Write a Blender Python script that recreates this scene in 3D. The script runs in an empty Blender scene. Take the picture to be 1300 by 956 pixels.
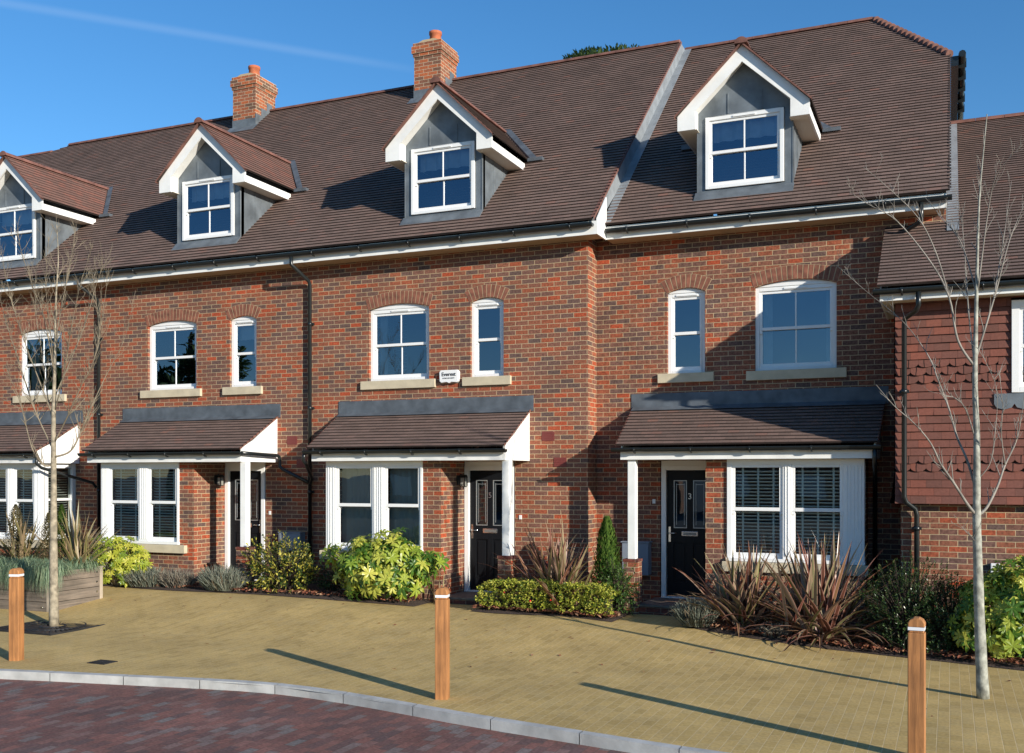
import bpy, bmesh, math, random
from mathutils import Vector, Matrix, noise
R = math.radians
random.seed(7)
S = bpy.context.scene
COL = S.collection

# ------------------------------------------------------------------ camera, sky, sun
cam_d = bpy.data.cameras.new("camera"); cam = bpy.data.objects.new("camera", cam_d); COL.objects.link(cam)
CX, CY, CZ, F, TH, HZ = 5.291, -15.436, 2.2, 1299.0, R(23.13), 603.4
cam.location = (CX, CY, CZ); cam.rotation_euler = (R(90), 0, TH)
cam_d.sensor_width = 36; cam_d.lens = 36 * F / 1300; cam_d.shift_y = (HZ - 478) / 1300
cam_d.clip_end = 3000; S.camera = cam
SUN_AZ, SUN_EL = R(26.8), R(16.3)          # shadows run to (-cos, +sin) along the ground
sd = Vector((-math.cos(SUN_AZ) * math.cos(SUN_EL), math.sin(SUN_AZ) * math.cos(SUN_EL), -math.sin(SUN_EL)))
sun_d = bpy.data.lights.new("sun", 'SUN'); sun = bpy.data.objects.new("sun", sun_d); COL.objects.link(sun)
sun.rotation_euler = sd.to_track_quat('-Z', 'Y').to_euler()
sun_d.energy = 5.0; sun_d.angle = R(0.53); sun_d.color = (1.0, 0.93, 0.82)
W = bpy.data.worlds.new("World"); S.world = W; W.use_nodes = True
wn = W.node_tree; wn.nodes.clear()
sky = wn.nodes.new('ShaderNodeTexSky'); sky.sky_type = 'NISHITA'; sky.sun_disc = False
sky.sun_elevation = SUN_EL; sky.sun_rotation = math.atan2(-sd.x, -sd.y)
sky.air_density = 1.0; sky.dust_density = 0.0; sky.ozone_density = 4.0; sky.altitude = 100
bg = wn.nodes.new('ShaderNodeBackground'); bg.inputs[1].default_value = 0.10
wo = wn.nodes.new('ShaderNodeOutputWorld')
# a faint contrail: a thin band along a great circle
def ray(x, y):
    l = (x - 650) / F; u = (HZ - y) / F
    return Vector((l * math.cos(TH) - math.sin(TH), l * math.sin(TH) + math.cos(TH), u))
n_c = ray(0, 3).cross(ray(500, 84)).normalized()
tc = wn.nodes.new('ShaderNodeTexCoord')
dt = wn.nodes.new('ShaderNodeVectorMath'); dt.operation = 'DOT_PRODUCT'; dt.inputs[1].default_value = n_c
ab = wn.nodes.new('ShaderNodeMath'); ab.operation = 'ABSOLUTE'
mr = wn.nodes.new('ShaderNodeMapRange'); mr.interpolation_type = 'SMOOTHSTEP'
mr.inputs[1].default_value = 0.0; mr.inputs[2].default_value = 0.0055; mr.inputs[3].default_value = 0.07; mr.inputs[4].default_value = 0.0
dn = wn.nodes.new('ShaderNodeVectorMath'); dn.operation = 'DOT_PRODUCT'; dn.inputs[1].default_value = ray(150, 28).normalized()
m2 = wn.nodes.new('ShaderNodeMapRange'); m2.interpolation_type = 'SMOOTHSTEP'
m2.inputs[1].default_value = math.cos(R(17)); m2.inputs[2].default_value = math.cos(R(7)); m2.inputs[3].default_value = 0; m2.inputs[4].default_value = 1
mu = wn.nodes.new('ShaderNodeMath'); mu.operation = 'MULTIPLY'
mixc = wn.nodes.new('ShaderNodeMixRGB'); mixc.inputs[2].default_value = (6.5, 7.5, 8.5, 1)
hs = wn.nodes.new('ShaderNodeHueSaturation'); hs.inputs['Saturation'].default_value = 1.17; hs.inputs['Value'].default_value = 1.24
L = wn.links.new
L(tc.outputs['Generated'], dt.inputs[0]); L(dt.outputs['Value'], ab.inputs[0]); L(ab.outputs[0], mr.inputs[0])
L(tc.outputs['Generated'], dn.inputs[0]); L(dn.outputs['Value'], m2.inputs[0])
L(mr.outputs[0], mu.inputs[0]); L(m2.outputs[0], mu.inputs[1])
L(sky.outputs[0], hs.inputs['Color']); L(hs.outputs[0], mixc.inputs[1]); L(mu.outputs[0], mixc.inputs[0])
L(mixc.outputs[0], bg.inputs[0]); L(bg.outputs[0], wo.inputs[0])
S.view_settings.view_transform = 'Standard'; S.view_settings.look = 'None'
S.view_settings.exposure = 0.5; S.view_settings.gamma = 1
S.view_settings.use_curve_mapping = False
S.render.engine = 'CYCLES'
S.cycles.max_bounces = 6; S.cycles.transparent_max_bounces = 12

# ------------------------------------------------------------------ helpers
def at(x, y, Y):
    """the point of the place seen at photo pixel (x, y), at depth plane Y"""
    r = ray(x, y); t = (Y - CY) / r.y
    return Vector((CX + t * r.x, Y, CZ + t * r.z))

class MB:
    def __init__(s): s.v = []; s.f = []; s.uv = []; s.mi = []; s.sm = []
    def poly(s, pts, mi=0, uv=None, sm=False):
        b = len(s.v); s.v += [tuple(p) for p in pts]; s.f.append(tuple(range(b, b + len(pts))))
        s.uv.append(uv); s.mi.append(mi); s.sm.append(sm)
    def box(s, x0, x1, y0, y1, z0, z1, mi=0, M=None, skip=''):
        p = [Vector((x, y, z)) for z in (z0, z1) for y in (y0, y1) for x in (x0, x1)]
        if M is not None: p = [M @ q for q in p]
        for k, q in (('-z', (0, 2, 3, 1)), ('+z', (4, 5, 7, 6)), ('-y', (0, 1, 5, 4)), ('+y', (2, 6, 7, 3)), ('-x', (0, 4, 6, 2)), ('+x', (1, 3, 7, 5))):
            if k not in skip: s.poly([p[i] for i in q], mi)
    def prism(s, poly, axis, a0, a1, mi=0):
        """poly of 2D pts; axis 'x' -> (y,z), 'y' -> (x,z), 'z' -> (x,y)"""
        def P(q, a): return {'x': (a, q[0], q[1]), 'y': (q[0], a, q[1]), 'z': (q[0], q[1], a)}[axis]
        A = [P(q, a0) for q in poly]; B = [P(q, a1) for q in poly]
        s.poly(A, mi); s.poly(B[::-1], mi)
        n = len(poly)
        for i in range(n): j = (i + 1) % n; s.poly([A[i], B[i], B[j], A[j]], mi)
    def tube(s, pts, rad, n=8, mi=0, cap=True, sm=True):
        pts = [Vector(p) for p in pts]
        if not isinstance(rad, (list, tuple)): rad = [rad] * len(pts)
        b = len(s.v); prev = None
        for i, p in enumerate(pts):
            d = (pts[min(i + 1, len(pts) - 1)] - pts[max(i - 1, 0)]).normalized()
            if prev is None:
                a = Vector((0, 0, 1)) if abs(d.z) < .9 else Vector((1, 0, 0)); u = d.cross(a).normalized()
            else: u = (prev - d * prev.dot(d)).normalized()
            prev = u; w = d.cross(u)
            for k in range(n):
                t = 2 * math.pi * k / n; s.v.append(tuple(p + (u * math.cos(t) + w * math.sin(t)) * rad[i]))
        for i in range(len(pts) - 1):
            for k in range(n):
                a = b + i * n + k; c = b + i * n + (k + 1) % n
                s.f.append((a, c, c + n, a + n)); s.uv.append(None); s.mi.append(mi); s.sm.append(sm)
        if cap:
            for i0, rev in ((0, True), (len(pts) - 1, False)):
                q = [b + i0 * n + k for k in range(n)]
                s.f.append(tuple(q[::-1] if rev else q)); s.uv.append(None); s.mi.append(mi); s.sm.append(False)
    def lathe(s, c, prof, n=16, mi=0, sm=True):
        b = len(s.v)
        for r, z in prof:
            for k in range(n):
                t = 2 * math.pi * k / n; s.v.append((c[0] + r * math.cos(t), c[1] + r * math.sin(t), c[2] + z))
        for i in range(len(prof) - 1):
            for k in range(n):
                a = b + i * n + k; d = b + i * n + (k + 1) % n
                s.f.append((a, d, d + n, a + n)); s.uv.append(None); s.mi.append(mi); s.sm.append(sm)
    def build(s, name, mats, parent=None, bevel=0, weld=False):
        """mesh in world coordinates; stored relative to its top-level thing"""
        if not isinstance(mats, (list, tuple)): mats = [mats]
        root = parent
        while root is not None and root.parent is not None: root = root.parent
        off = Vector(root.location) if root is not None else Vector((0, 0, 0))
        me = bpy.data.meshes.new(name)
        me.from_pydata([(v[0] - off.x, v[1] - off.y, v[2] - off.z) for v in s.v], [], s.f)
        for m in mats: me.materials.append(m)
        me.polygons.foreach_set('material_index', s.mi); me.polygons.foreach_set('use_smooth', s.sm)
        if any(u is not None for u in s.uv):
            ul = me.uv_layers.new(name='uv'); k = 0
            for u, f in zip(s.uv, s.f):
                for i in range(len(f)):
                    if u is not None: ul.data[k].uv = u[i]
                    k += 1
        me.validate(); me.update()
        if weld or bevel:
            bm = bmesh.new(); bm.from_mesh(me)
            bmesh.ops.remove_doubles(bm, verts=bm.verts, dist=0.0005)
            bmesh.ops.recalc_face_normals(bm, faces=bm.faces)
            bm.to_mesh(me); bm.free()
        o = bpy.data.objects.new(name, me); COL.objects.link(o)
        if parent is not None: o.parent = parent
        if bevel:
            md = o.modifiers.new('bevel', 'BEVEL'); md.width = bevel; md.segments = 2; md.limit_method = 'ANGLE'; md.angle_limit = R(40)
        return o

def tag(o, label=None, cat=None, group=None, kind=None):
    if label: o['label'] = label
    if cat: o['category'] = cat
    if group: o['group'] = group
    if kind: o['kind'] = kind
    return o
def thing(name, loc, label, cat, group=None):
    o = bpy.data.objects.new(name, None); o.empty_display_size = .2; COL.objects.link(o); o.location = loc
    return tag(o, label, cat, group)
def copy_tree(o, parent=None):
    c = o.copy(); COL.objects.link(c)
    if parent is not None: c.parent = parent
    for ch in list(o.children): copy_tree(ch, c)
    return c

# ------------------------------------------------------------------ materials
def M(name, col, rough=.6, metal=0, spec=.5, noise_amt=0, noise_scale=8, bump=0, bscale=60, coat=0):
    m = bpy.data.materials.new(name); m.use_nodes = True; nt = m.node_tree; b = nt.nodes['Principled BSDF']
    b.inputs['Base Color'].default_value = (*col, 1); b.inputs['Roughness'].default_value = rough
    b.inputs['Metallic'].default_value = metal; b.inputs['Specular IOR Level'].default_value = spec
    if coat: b.inputs['Coat Weight'].default_value = coat
    if noise_amt:
        g = nt.nodes.new('ShaderNodeNewGeometry'); n = nt.nodes.new('ShaderNodeTexNoise'); n.inputs['Scale'].default_value = noise_scale; n.inputs['Detail'].default_value = 6
        h = nt.nodes.new('ShaderNodeMapRange'); h.inputs[1].default_value = .3; h.inputs[2].default_value = .7; h.inputs[3].default_value = 1 - noise_amt; h.inputs[4].default_value = 1 + noise_amt
        x = nt.nodes.new('ShaderNodeVectorMath'); x.operation = 'SCALE'; x.inputs[0].default_value = col
        nt.links.new(g.outputs['Position'], n.inputs['Vector']); nt.links.new(n.outputs[0], h.inputs[0]); nt.links.new(h.outputs[0], x.inputs['Scale']); nt.links.new(x.outputs[0], b.inputs['Base Color'])
    if bump:
        g = nt.nodes.new('ShaderNodeNewGeometry'); n = nt.nodes.new('ShaderNodeTexNoise'); n.inputs['Scale'].default_value = bscale; n.inputs['Detail'].default_value = 4
        bp = nt.nodes.new('ShaderNodeBump'); bp.inputs['Strength'].default_value = 1; bp.inputs['Distance'].default_value = bump
        nt.links.new(g.outputs['Position'], n.inputs['Vector']); nt.links.new(n.outputs[0], bp.inputs['Height']); nt.links.new(bp.outputs[0], b.inputs['Normal'])
    return m

def ramp(nt, stops, interp='LINEAR'):
    r = nt.nodes.new('ShaderNodeValToRGB'); r.color_ramp.interpolation = interp
    el = r.color_ramp.elements
    while len(el) > 1: el.remove(el[0])
    el[0].position = stops[0][0]; el[0].color = (*stops[0][1], 1)
    for p, c in stops[1:]:
        e = el.new(p); e.color = (*c, 1)
    return r

def brickmat(name, stops, mortar, bw=.225, rh=.075, ms=.005, mode='wall', off=.5, rough=.85, bump=.004, stain=.2, freq=2, grain=.28):
    """mode 'wall': u = X+Y, v = Z ; 'paving': rows along Y ; 'uv': mesh uv in metres"""
    m = bpy.data.materials.new(name); m.use_nodes = True; nt = m.node_tree; b = nt.nodes['Principled BSDF']; N = nt.nodes.new; L = nt.links.new
    g = N('ShaderNodeNewGeometry')
    if mode == 'uv':
        tcn = N('ShaderNodeTexCoord'); vec = tcn.outputs['UV']
    else:
        sp = N('ShaderNodeSeparateXYZ'); L(g.outputs['Position'], sp.inputs[0]); cb = N('ShaderNodeCombineXYZ')
        if mode == 'wall':
            ad = N('ShaderNodeMath'); ad.operation = 'ADD'; L(sp.outputs[0], ad.inputs[0]); L(sp.outputs[1], ad.inputs[1])
            L(ad.outputs[0], cb.inputs[0]); L(sp.outputs[2], cb.inputs[1])
        else:
            L(sp.outputs[1], cb.inputs[0]); L(sp.outputs[0], cb.inputs[1])
        vec = cb.outputs[0]
    # slightly wavy joints
    wn_ = N('ShaderNodeTexNoise'); wn_.inputs['Scale'].default_value = 9; L(g.outputs['Position'], wn_.inputs['Vector'])
    ws = N('ShaderNodeVectorMath'); ws.operation = 'MULTIPLY_ADD'; ws.inputs[1].default_value = (.006, .006, 0); L(wn_.outputs['Color'], ws.inputs[0]); L(vec, ws.inputs[2])
    br = N('ShaderNodeTexBrick'); br.inputs['Scale'].default_value = 1; br.offset = off; br.offset_frequency = freq
    br.inputs['Color1'].default_value = (0, 0, 0, 1); br.inputs['Color2'].default_value = (1, 1, 1, 1); br.inputs['Mortar'].default_value = (.5, .5, .5, 1)
    br.inputs['Brick Width'].default_value = bw; br.inputs['Row Height'].default_value = rh
    br.inputs['Mortar Size'].default_value = ms; br.inputs['Mortar Smooth'].default_value = .3
    L(ws.outputs[0], br.inputs['Vector'])
    rp = ramp(nt, stops); L(br.outputs['Color'], rp.inputs[0])
    n1 = N('ShaderNodeTexNoise'); n1.inputs['Scale'].default_value = 35; n1.inputs['Detail'].default_value = 5; L(g.outputs['Position'], n1.inputs['Vector'])
    h1 = N('ShaderNodeMapRange'); h1.inputs[1].default_value = .3; h1.inputs[2].default_value = .7; h1.inputs[3].default_value = 1 - grain; h1.inputs[4].default_value = 1 + grain; L(n1.outputs[0], h1.inputs[0])
    mul = N('ShaderNodeVectorMath'); mul.operation = 'SCALE'; L(rp.outputs[0], mul.inputs[0]); L(h1.outputs[0], mul.inputs['Scale'])
    mx = N('ShaderNodeMixRGB'); mx.inputs[2].default_value = (*mortar, 1); L(br.outputs['Fac'], mx.inputs[0]); L(mul.outputs[0], mx.inputs[1])
    n2 = N('ShaderNodeTexNoise'); n2.inputs['Scale'].default_value = 1.1; n2.inputs['Detail'].default_value = 6; n2.inputs['Roughness'].default_value = .65; L(g.outputs['Position'], n2.inputs['Vector'])
    h2 = N('ShaderNodeMapRange'); h2.inputs[1].default_value = .3; h2.inputs[2].default_value = .7; h2.inputs[3].default_value = 1 - stain; h2.inputs[4].default_value = 1 + stain; L(n2.outputs[0], h2.inputs[0])
    m3 = N('ShaderNodeVectorMath'); m3.operation = 'SCALE'; L(mx.outputs[0], m3.inputs[0]); L(h2.outputs[0], m3.inputs['Scale'])
    L(m3.outputs[0], b.inputs['Base Color']); b.inputs['Roughness'].default_value = rough; b.inputs['Specular IOR Level'].default_value = .3
    iv = N('ShaderNodeMath'); iv.operation = 'MULTIPLY_ADD'; iv.inputs[1].default_value = -1; L(br.outputs['Fac'], iv.inputs[0])
    sc = N('ShaderNodeMath'); sc.operation = 'MULTIPLY'; sc.inputs[1].default_value = .6; L(n1.outputs[0], sc.inputs[0]); L(sc.outputs[0], iv.inputs[2])
    bp = N('ShaderNodeBump'); bp.inputs['Distance'].default_value = bump; L(iv.outputs[0], bp.inputs['Height']); L(bp.outputs[0], b.inputs['Normal'])
    return m

BRICK = brickmat('brick', [(0, (.105, .066, .055)), (.18, (.145, .075, .057)), (.4, (.185, .080, .053)), (.65, (.230, .084, .047)), (.85, (.265, .074, .036)), (1, (.35, .066, .026))], (.47, .35, .21), ms=.0060, grain=.38)
BRICK_RED = brickmat('orange_brick', [(0, (.13, .075, .05)), (.4, (.24, .09, .05)), (1, (.40, .11, .04))], (.52, .42, .28), ms=.0062)
BRICK_DARK = brickmat('plinth_brick', [(0, (.08, .035, .03)), (.5, (.14, .04, .03)), (1, (.19, .05, .03))], (.22, .17, .12))
VOUS = M('arch_brick', (.20, .075, .045), .85, noise_amt=.45, noise_scale=9, bump=.002)
MORTAR = M('mortar', (.42, .32, .19), .9)
tile_st = [(0, (.143, .096, .077)), (.3, (.160, .107, .086)), (.7, (.178, .118, .095)), (.93, (.192, .123, .099)), (1, (.22, .115, .085))]
TILE = brickmat('roof_tile', tile_st, (.045, .032, .027), bw=.165, rh=.108, ms=.0018, mode='uv', bump=.001, stain=.15, rough=.85, grain=.08)
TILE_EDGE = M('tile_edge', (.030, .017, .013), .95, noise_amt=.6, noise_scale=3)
DTILE = brickmat('dormer_tile', [(0, (.15, .085, .066)), (.5, (.18, .095, .072)), (1, (.22, .095, .068))], (.04, .02, .015), bw=.165, rh=.108, ms=.0018, mode='uv', bump=.001, stain=.12, grain=.08)
RTILE = brickmat('hung_tile', [(0, (.13, .056, .042)), (.4, (.155, .062, .046)), (.8, (.175, .066, .047)), (1, (.205, .068, .045))], (.03, .013, .01), bw=.19, rh=.105, ms=.002, mode='uv', bump=.001, stain=.15, grain=.1)
RIDGE = M('ridge_tile', (.155, .068, .050), .8, noise_amt=.4, noise_scale=5, bump=.003)
WHITE = M('white_upvc', (.77, .77, .75), .35, noise_amt=.02)
WHITE_P = M('white_painted_board', (.76, .76, .73), .5, noise_amt=.10, noise_scale=3)
SOFFIT = M('soffit_board', (.42, .30, .18), .7, noise_amt=.1)
CREAM_SOFFIT = M('cream_soffit', (.62, .57, .47), .6)
STONE = M('reconstituted_stone', (.50, .43, .30), .85, noise_amt=.12, noise_scale=6, bump=.002)
LEAD_LT = M('pale_lead', (.23, .25, .265), .6, metal=.1, noise_amt=.2, noise_scale=4)
LEAD = M('lead', (.14, .16, .175), .55, metal=.25, noise_amt=.3, noise_scale=4, bump=.002, bscale=20)
LEAD_DK = M('lead_dark', (.10, .115, .13), .6, metal=.2, noise_amt=.3, noise_scale=5)
BLACK = M('black_upvc', (.012, .015, .016), .3, noise_amt=.2)
DOORM = M('black_door', (.007, .008, .010), .45, spec=.2)
CHROME = M('chrome', (.7, .7, .68), .2, metal=1)
STEP = M('step_paver', (.15, .13, .11), .85, noise_amt=.3)
TERRA = M('terracotta', (.42, .12, .05), .8, noise_amt=.25, noise_scale=8)
VENT = M('red_vent', (.16, .03, .025), .6)
CONC = M('concrete', (.42, .42, .40), .9, noise_amt=.2, noise_scale=5, bump=.002)
BOXM = M('meter_box_grey', (.20, .23, .28), .5)
CURT = M('curtain', (.55, .58, .58), .9, noise_amt=.1)
BLINDM = M('blind_slat', (.80, .82, .76), .6)
IRON = M('cast_iron', (.03, .03, .032), .6, metal=.4, noise_amt=.4, noise_scale=10)
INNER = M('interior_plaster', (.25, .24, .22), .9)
TXT = M('black_lettering', (.01, .01, .012), .5)
TXTG = M('grey_lettering', (.2, .2, .2), .5)
BAND = M('reflective_band', (.75, .76, .78), .3)
SPEAKER = M('lantern_glass', (.25, .25, .22), .1)
def glassmat(name, refl, tint=(.75, .8, .82), rc=(.60, .78, 1)):
    m = bpy.data.materials.new(name); m.use_nodes = True; nt = m.node_tree; nt.nodes.clear(); N = nt.nodes.new; L = nt.links.new
    o = N('ShaderNodeOutputMaterial'); mx = N('ShaderNodeMixShader'); t = N('ShaderNodeBsdfTransparent'); t.inputs[0].default_value = (*tint, 1)
    g = N('ShaderNodeBsdfGlossy'); g.inputs['Roughness'].default_value = .004; g.inputs[0].default_value = (*rc, 1)
    ly = N('ShaderNodeLayerWeight'); ly.inputs[0].default_value = .35
    h = N('ShaderNodeMapRange'); h.inputs[3].default_value = refl; h.inputs[4].default_value = 1; L(ly.outputs['Fresnel'], h.inputs[0])
    # faint waviness of sealed units
    ge = N('ShaderNodeNewGeometry'); n = N('ShaderNodeTexNoise'); n.inputs['Scale'].default_value = 1.6; L(ge.outputs['Position'], n.inputs['Vector'])
    bp = N('ShaderNodeBump'); bp.inputs['Distance'].default_value = .0015; L(n.outputs[0], bp.inputs['Height']); L(bp.outputs[0], g.inputs['Normal'])
    L(h.outputs[0], mx.inputs[0]); L(t.outputs[0], mx.inputs[1]); L(g.outputs[0], mx.inputs[2]); L(mx.outputs[0], o.inputs[0])
    return m
GLASS = glassmat('window_glass', .16)
GLASS_LO = glassmat('bay_glass', .07, (.86, .92, .9), (.9, .95, 1))
GLASS_D = glassmat('door_glass', .10, (.3, .32, .32))

def woodmat(name, c1, c2, axis='z', sc=1):
    m = bpy.data.materials.new(name); m.use_nodes = True; nt = m.node_tree; b = nt.nodes['Principled BSDF']; N = nt.nodes.new; L = nt.links.new
    g = N('ShaderNodeTexCoord'); mp = N('ShaderNodeMapping'); mp.inputs['Scale'].default_value = {'z': (30, 30, 2), 'x': (1.2, 9, 26), 'y': (9, 1.2, 26)}[axis]
    n = N('ShaderNodeTexNoise'); n.inputs['Scale'].default_value = sc; n.inputs['Detail'].default_value = 8; n.inputs['Roughness'].default_value = .65; n.inputs['Distortion'].default_value = .6
    r = ramp(nt, [(.3, c1), (.7, c2)]); L(g.outputs['Object'], mp.inputs[0]); L(mp.outputs[0], n.inputs['Vector']); L(n.outputs[0], r.inputs[0])
    n2 = N('ShaderNodeTexNoise'); n2.inputs['Scale'].default_value = 2.2; n2.inputs['Detail'].default_value = 3; L(g.outputs['Object'], n2.inputs['Vector'])
    h = N('ShaderNodeMapRange'); h.inputs[1].default_value = .3; h.inputs[2].default_value = .7; h.inputs[3].default_value = .7; h.inputs[4].default_value = 1.3; L(n2.outputs[0], h.inputs[0])
    x = N('ShaderNodeVectorMath'); x.operation = 'SCALE'; L(r.outputs[0], x.inputs[0]); L(h.outputs[0], x.inputs['Scale'])
    L(x.outputs[0], b.inputs['Base Color']); b.inputs['Roughness'].default_value = .75
    bp = N('ShaderNodeBump'); bp.inputs['Distance'].default_value = .003; L(n.outputs[0], bp.inputs['Height']); L(bp.outputs[0], b.inputs['Normal'])
    return m
WOOD_POST = woodmat('orange_softwood', (.20, .085, .028), (.46, .20, .065))
WOOD_OLD_X = woodmat('weathered_boards', (.07, .058, .045), (.19, .15, .115), 'x')
WOOD_OLD_Y = woodmat('weathered_boards_side', (.07, .058, .045), (.19, .15, .115), 'y')
WOOD_LT = woodmat('pale_timber', (.28, .23, .17), (.40, .33, .25))

def leafmat(name, stops, rough=.5, trans=.35, stripe=None, spec=.4):
    m = bpy.data.materials.new(name); m.use_nodes = True; nt = m.node_tree; nt.nodes.clear(); N = nt.nodes.new; L = nt.links.new
    o = N('ShaderNodeOutputMaterial'); b = N('ShaderNodeBsdfPrincipled'); b.inputs['Roughness'].default_value = rough; b.inputs['Specular IOR Level'].default_value = spec
    g = N('ShaderNodeNewGeometry'); r = ramp(nt, stops); L(g.outputs['Random Per Island'], r.inputs[0]); col = r.outputs[0]
    if stripe:
        tcn = N('ShaderNodeTexCoord'); sp = N('ShaderNodeSeparateXYZ'); L(tcn.outputs['UV'], sp.inputs[0])
        w = N('ShaderNodeMath'); w.operation = 'PINGPONG'; w.inputs[1].default_value = .5; L(sp.outputs[0], w.inputs[0])
        k = N('ShaderNodeMapRange'); k.inputs[1].default_value = .06; k.inputs[2].default_value = .2; k.inputs[3].default_value = .85; k.inputs[4].default_value = 0; L(w.outputs[0], k.inputs[0])
        mx = N('ShaderNodeMixRGB'); mx.inputs[2].default_value = (*stripe, 1); L(k.outputs[0], mx.inputs[0]); L(col, mx.inputs[1]); col = mx.outputs[0]
    L(col, b.inputs['Base Color'])
    t = N('ShaderNodeBsdfTranslucent'); L(col, t.inputs[0]); mxs = N('ShaderNodeMixShader'); mxs.inputs[0].default_value = trans
    L(b.outputs[0], mxs.inputs[1]); L(t.outputs[0], mxs.inputs[2]); L(mxs.outputs[0], o.inputs[0])
    return m
LF_FATSIA = leafmat('fatsia_leaf', [(0, (.08, .15, .015)), (.3, (.24, .32, .03)), (.6, (.42, .45, .05)), (1, (.58, .55, .09))], .35)
LF_FATSIA_G = leafmat('green_fatsia_leaf', [(0, (.04, .10, .012)), (.28, (.09, .19, .022)), (.5, (.28, .36, .04)), (1, (.56, .54, .10))], .35)
LF_EUON = leafmat('variegated_leaf', [(0, (.05, .10, .015)), (.25, (.14, .22, .025)), (.45, (.42, .44, .05)), (1, (.66, .62, .13))], .4)
LF_EUONG = leafmat('mid_green_leaf', [(0, (.03, .07, .015)), (.6, (.07, .14, .03)), (1, (.16, .22, .06))], .4)
LF_ELAE = leafmat('gold_splashed_leaf', [(0, (.02, .05, .012)), (.5, (.06, .10, .02)), (.6, (.42, .38, .05)), (1, (.60, .52, .10))], .4)
LF_DARK = leafmat('dark_glossy_leaf', [(0, (.015, .035, .010)), (.6, (.035, .07, .018)), (.9, (.075, .12, .035)), (1, (.15, .13, .06))], .28, .25)
LF_CONI = leafmat('conifer_leaf', [(0, (.03, .07, .01)), (.5, (.07, .14, .02)), (1, (.14, .22, .035))], .6)
LF_LAV = leafmat('lavender_leaf', [(0, (.09, .10, .07)), (.5, (.17, .19, .145)), (.8, (.25, .27, .22)), (1, (.22, .16, .10))], .8, .2)
LF_LAV2 = leafmat('dry_lavender_leaf', [(0, (.11, .09, .07)), (.5, (.20, .18, .14)), (.8, (.26, .25, .20)), (1, (.26, .15, .10))], .8, .2)
LF_PHOR = leafmat('bronze_phormium_leaf', [(0, (.07, .028, .018)), (.2, (.16, .055, .035)), (.35, (.16, .10, .045)), (.55, (.15, .16, .055)), (.8, (.28, .20, .14)), (1, (.24, .25, .10))], .3, .15, stripe=(.46, .24, .19))
LF_PHOR_G = leafmat('green_phormium_leaf', [(0, (.07, .07, .02)), (.5, (.15, .14, .05)), (.8, (.26, .18, .11)), (1, (.3, .27, .14))], .35, .15, stripe=(.4, .28, .16))
LF_GRASS = leafmat('blue_fescue_blade', [(0, (.12, .19, .11)), (.6, (.20, .29, .17)), (1, (.36, .40, .24))], .6, .25)
LF_LITTER = leafmat('fallen_leaf', [(0, (.08, .03, .02)), (.4, (.20, .06, .03)), (.7, (.30, .12, .06)), (1, (.36, .22, .13))], .8, .1)
LF_BERRY = M('red_berry', (.6, .01, .01), .3)
LF_TREE = leafmat('pine_needles', [(0, (.03, .055, .014)), (.6, (.06, .105, .025)), (1, (.12, .16, .04))], .6, .2)
BARK_R = M('pale_grey_bark', (.27, .27, .225), .8, noise_amt=.5, noise_scale=14, bump=.004, bscale=30)
BARK_L = M('buff_bark', (.26, .22, .155), .8, noise_amt=.5, noise_scale=14, bump=.004, bscale=30)
TWIG_R = M('grey_twigs', (.22, .20, .17), .8, noise_amt=.4, noise_scale=6)
TWIG_L = M('brown_twigs', (.19, .155, .105), .8, noise_amt=.4, noise_scale=6)
BARK_D = M('dark_stem', (.05, .035, .025), .9)
SOIL = M('bark_mulch', (.055, .035, .025), .95, noise_amt=.6, noise_scale=40, bump=.02, bscale=45)

PAVE = brickmat('buff_block_paving', [(0, (.41, .29, .107)), (.3, (.46, .325, .12)), (.75, (.50, .352, .135)), (1, (.45, .328, .135))], (.60, .47, .26), bw=.2, rh=.1, ms=.0034, mode='paving', bump=.003, stain=.17, grain=.16)
ROADM = brickmat('red_block_paving', [(0, (.12, .075, .07)), (.4, (.18, .085, .07)), (.7, (.22, .10, .08)), (1, (.17, .15, .14))], (.10, .08, .06), bw=.2, rh=.1, ms=.003, mode='paving', bump=.002, stain=.25)
GROUNDM = M('far_ground', (.12, .11, .09), .95, noise_amt=.3, noise_scale=.4)

# ------------------------------------------------------------------ ground
def lerp(xs, ys, x):
    if x <= xs[0]: return ys[0]
    for i in range(1, len(xs)):
        if x <= xs[i]: t = (x - xs[i - 1]) / (xs[i] - xs[i - 1]); return ys[i - 1] + t * (ys[i] - ys[i - 1])
    return ys[-1]
def zg(x, y):
    a = lerp([-30, -4, -2, 0, 1, 2, 3, 4.2], [.22, .22, .16, .15, .12, .11, .07, .0], x)
    t = max(0, min(1, (y + 4.6) / 3.1)); t = t * t * (3 - 2 * t)
    return a * t
KX = [-60, -12, -9, -4.61, -3.93, -3.21, -2.49, -1.77, -1.2, -.6, .2, 1.2, 3.5, 7, 60]
KY = [-9.4, -8.7, -8.0, -7.04, -6.9, -6.77, -6.63, -6.50, -6.46, -6.50, -6.66, -6.90, -7.3, -7.6, -7.6]
def ky(x): return lerp(KX, KY, x)
def drape(name, xs, rows, mat, zoff, kind='structure'):
    """rows(x) -> list of y values"""
    mb = MB(); g = [[(x, y, zg(x, y) + zoff) for y in rows(x)] for x in xs]
    for i in range(len(g) - 1):
        for j in range(len(g[0]) - 1):
            mb.poly([g[i][j], g[i + 1][j], g[i + 1][j + 1], g[i][j + 1]])
    o = mb.build(name, mat, weld=True); tag(o, kind=kind); return o
xs = [-60, -40, -25] + [-18 + .5 * i for i in range(61)] + [16, 25, 40, 60]
drape('pavement', xs, lambda x: [ky(x) + (1.2 - ky(x)) * j / 24 for j in range(25)], PAVE, 0.0)
mb = MB()
gx = [-900, -60, 60, 900]
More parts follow.
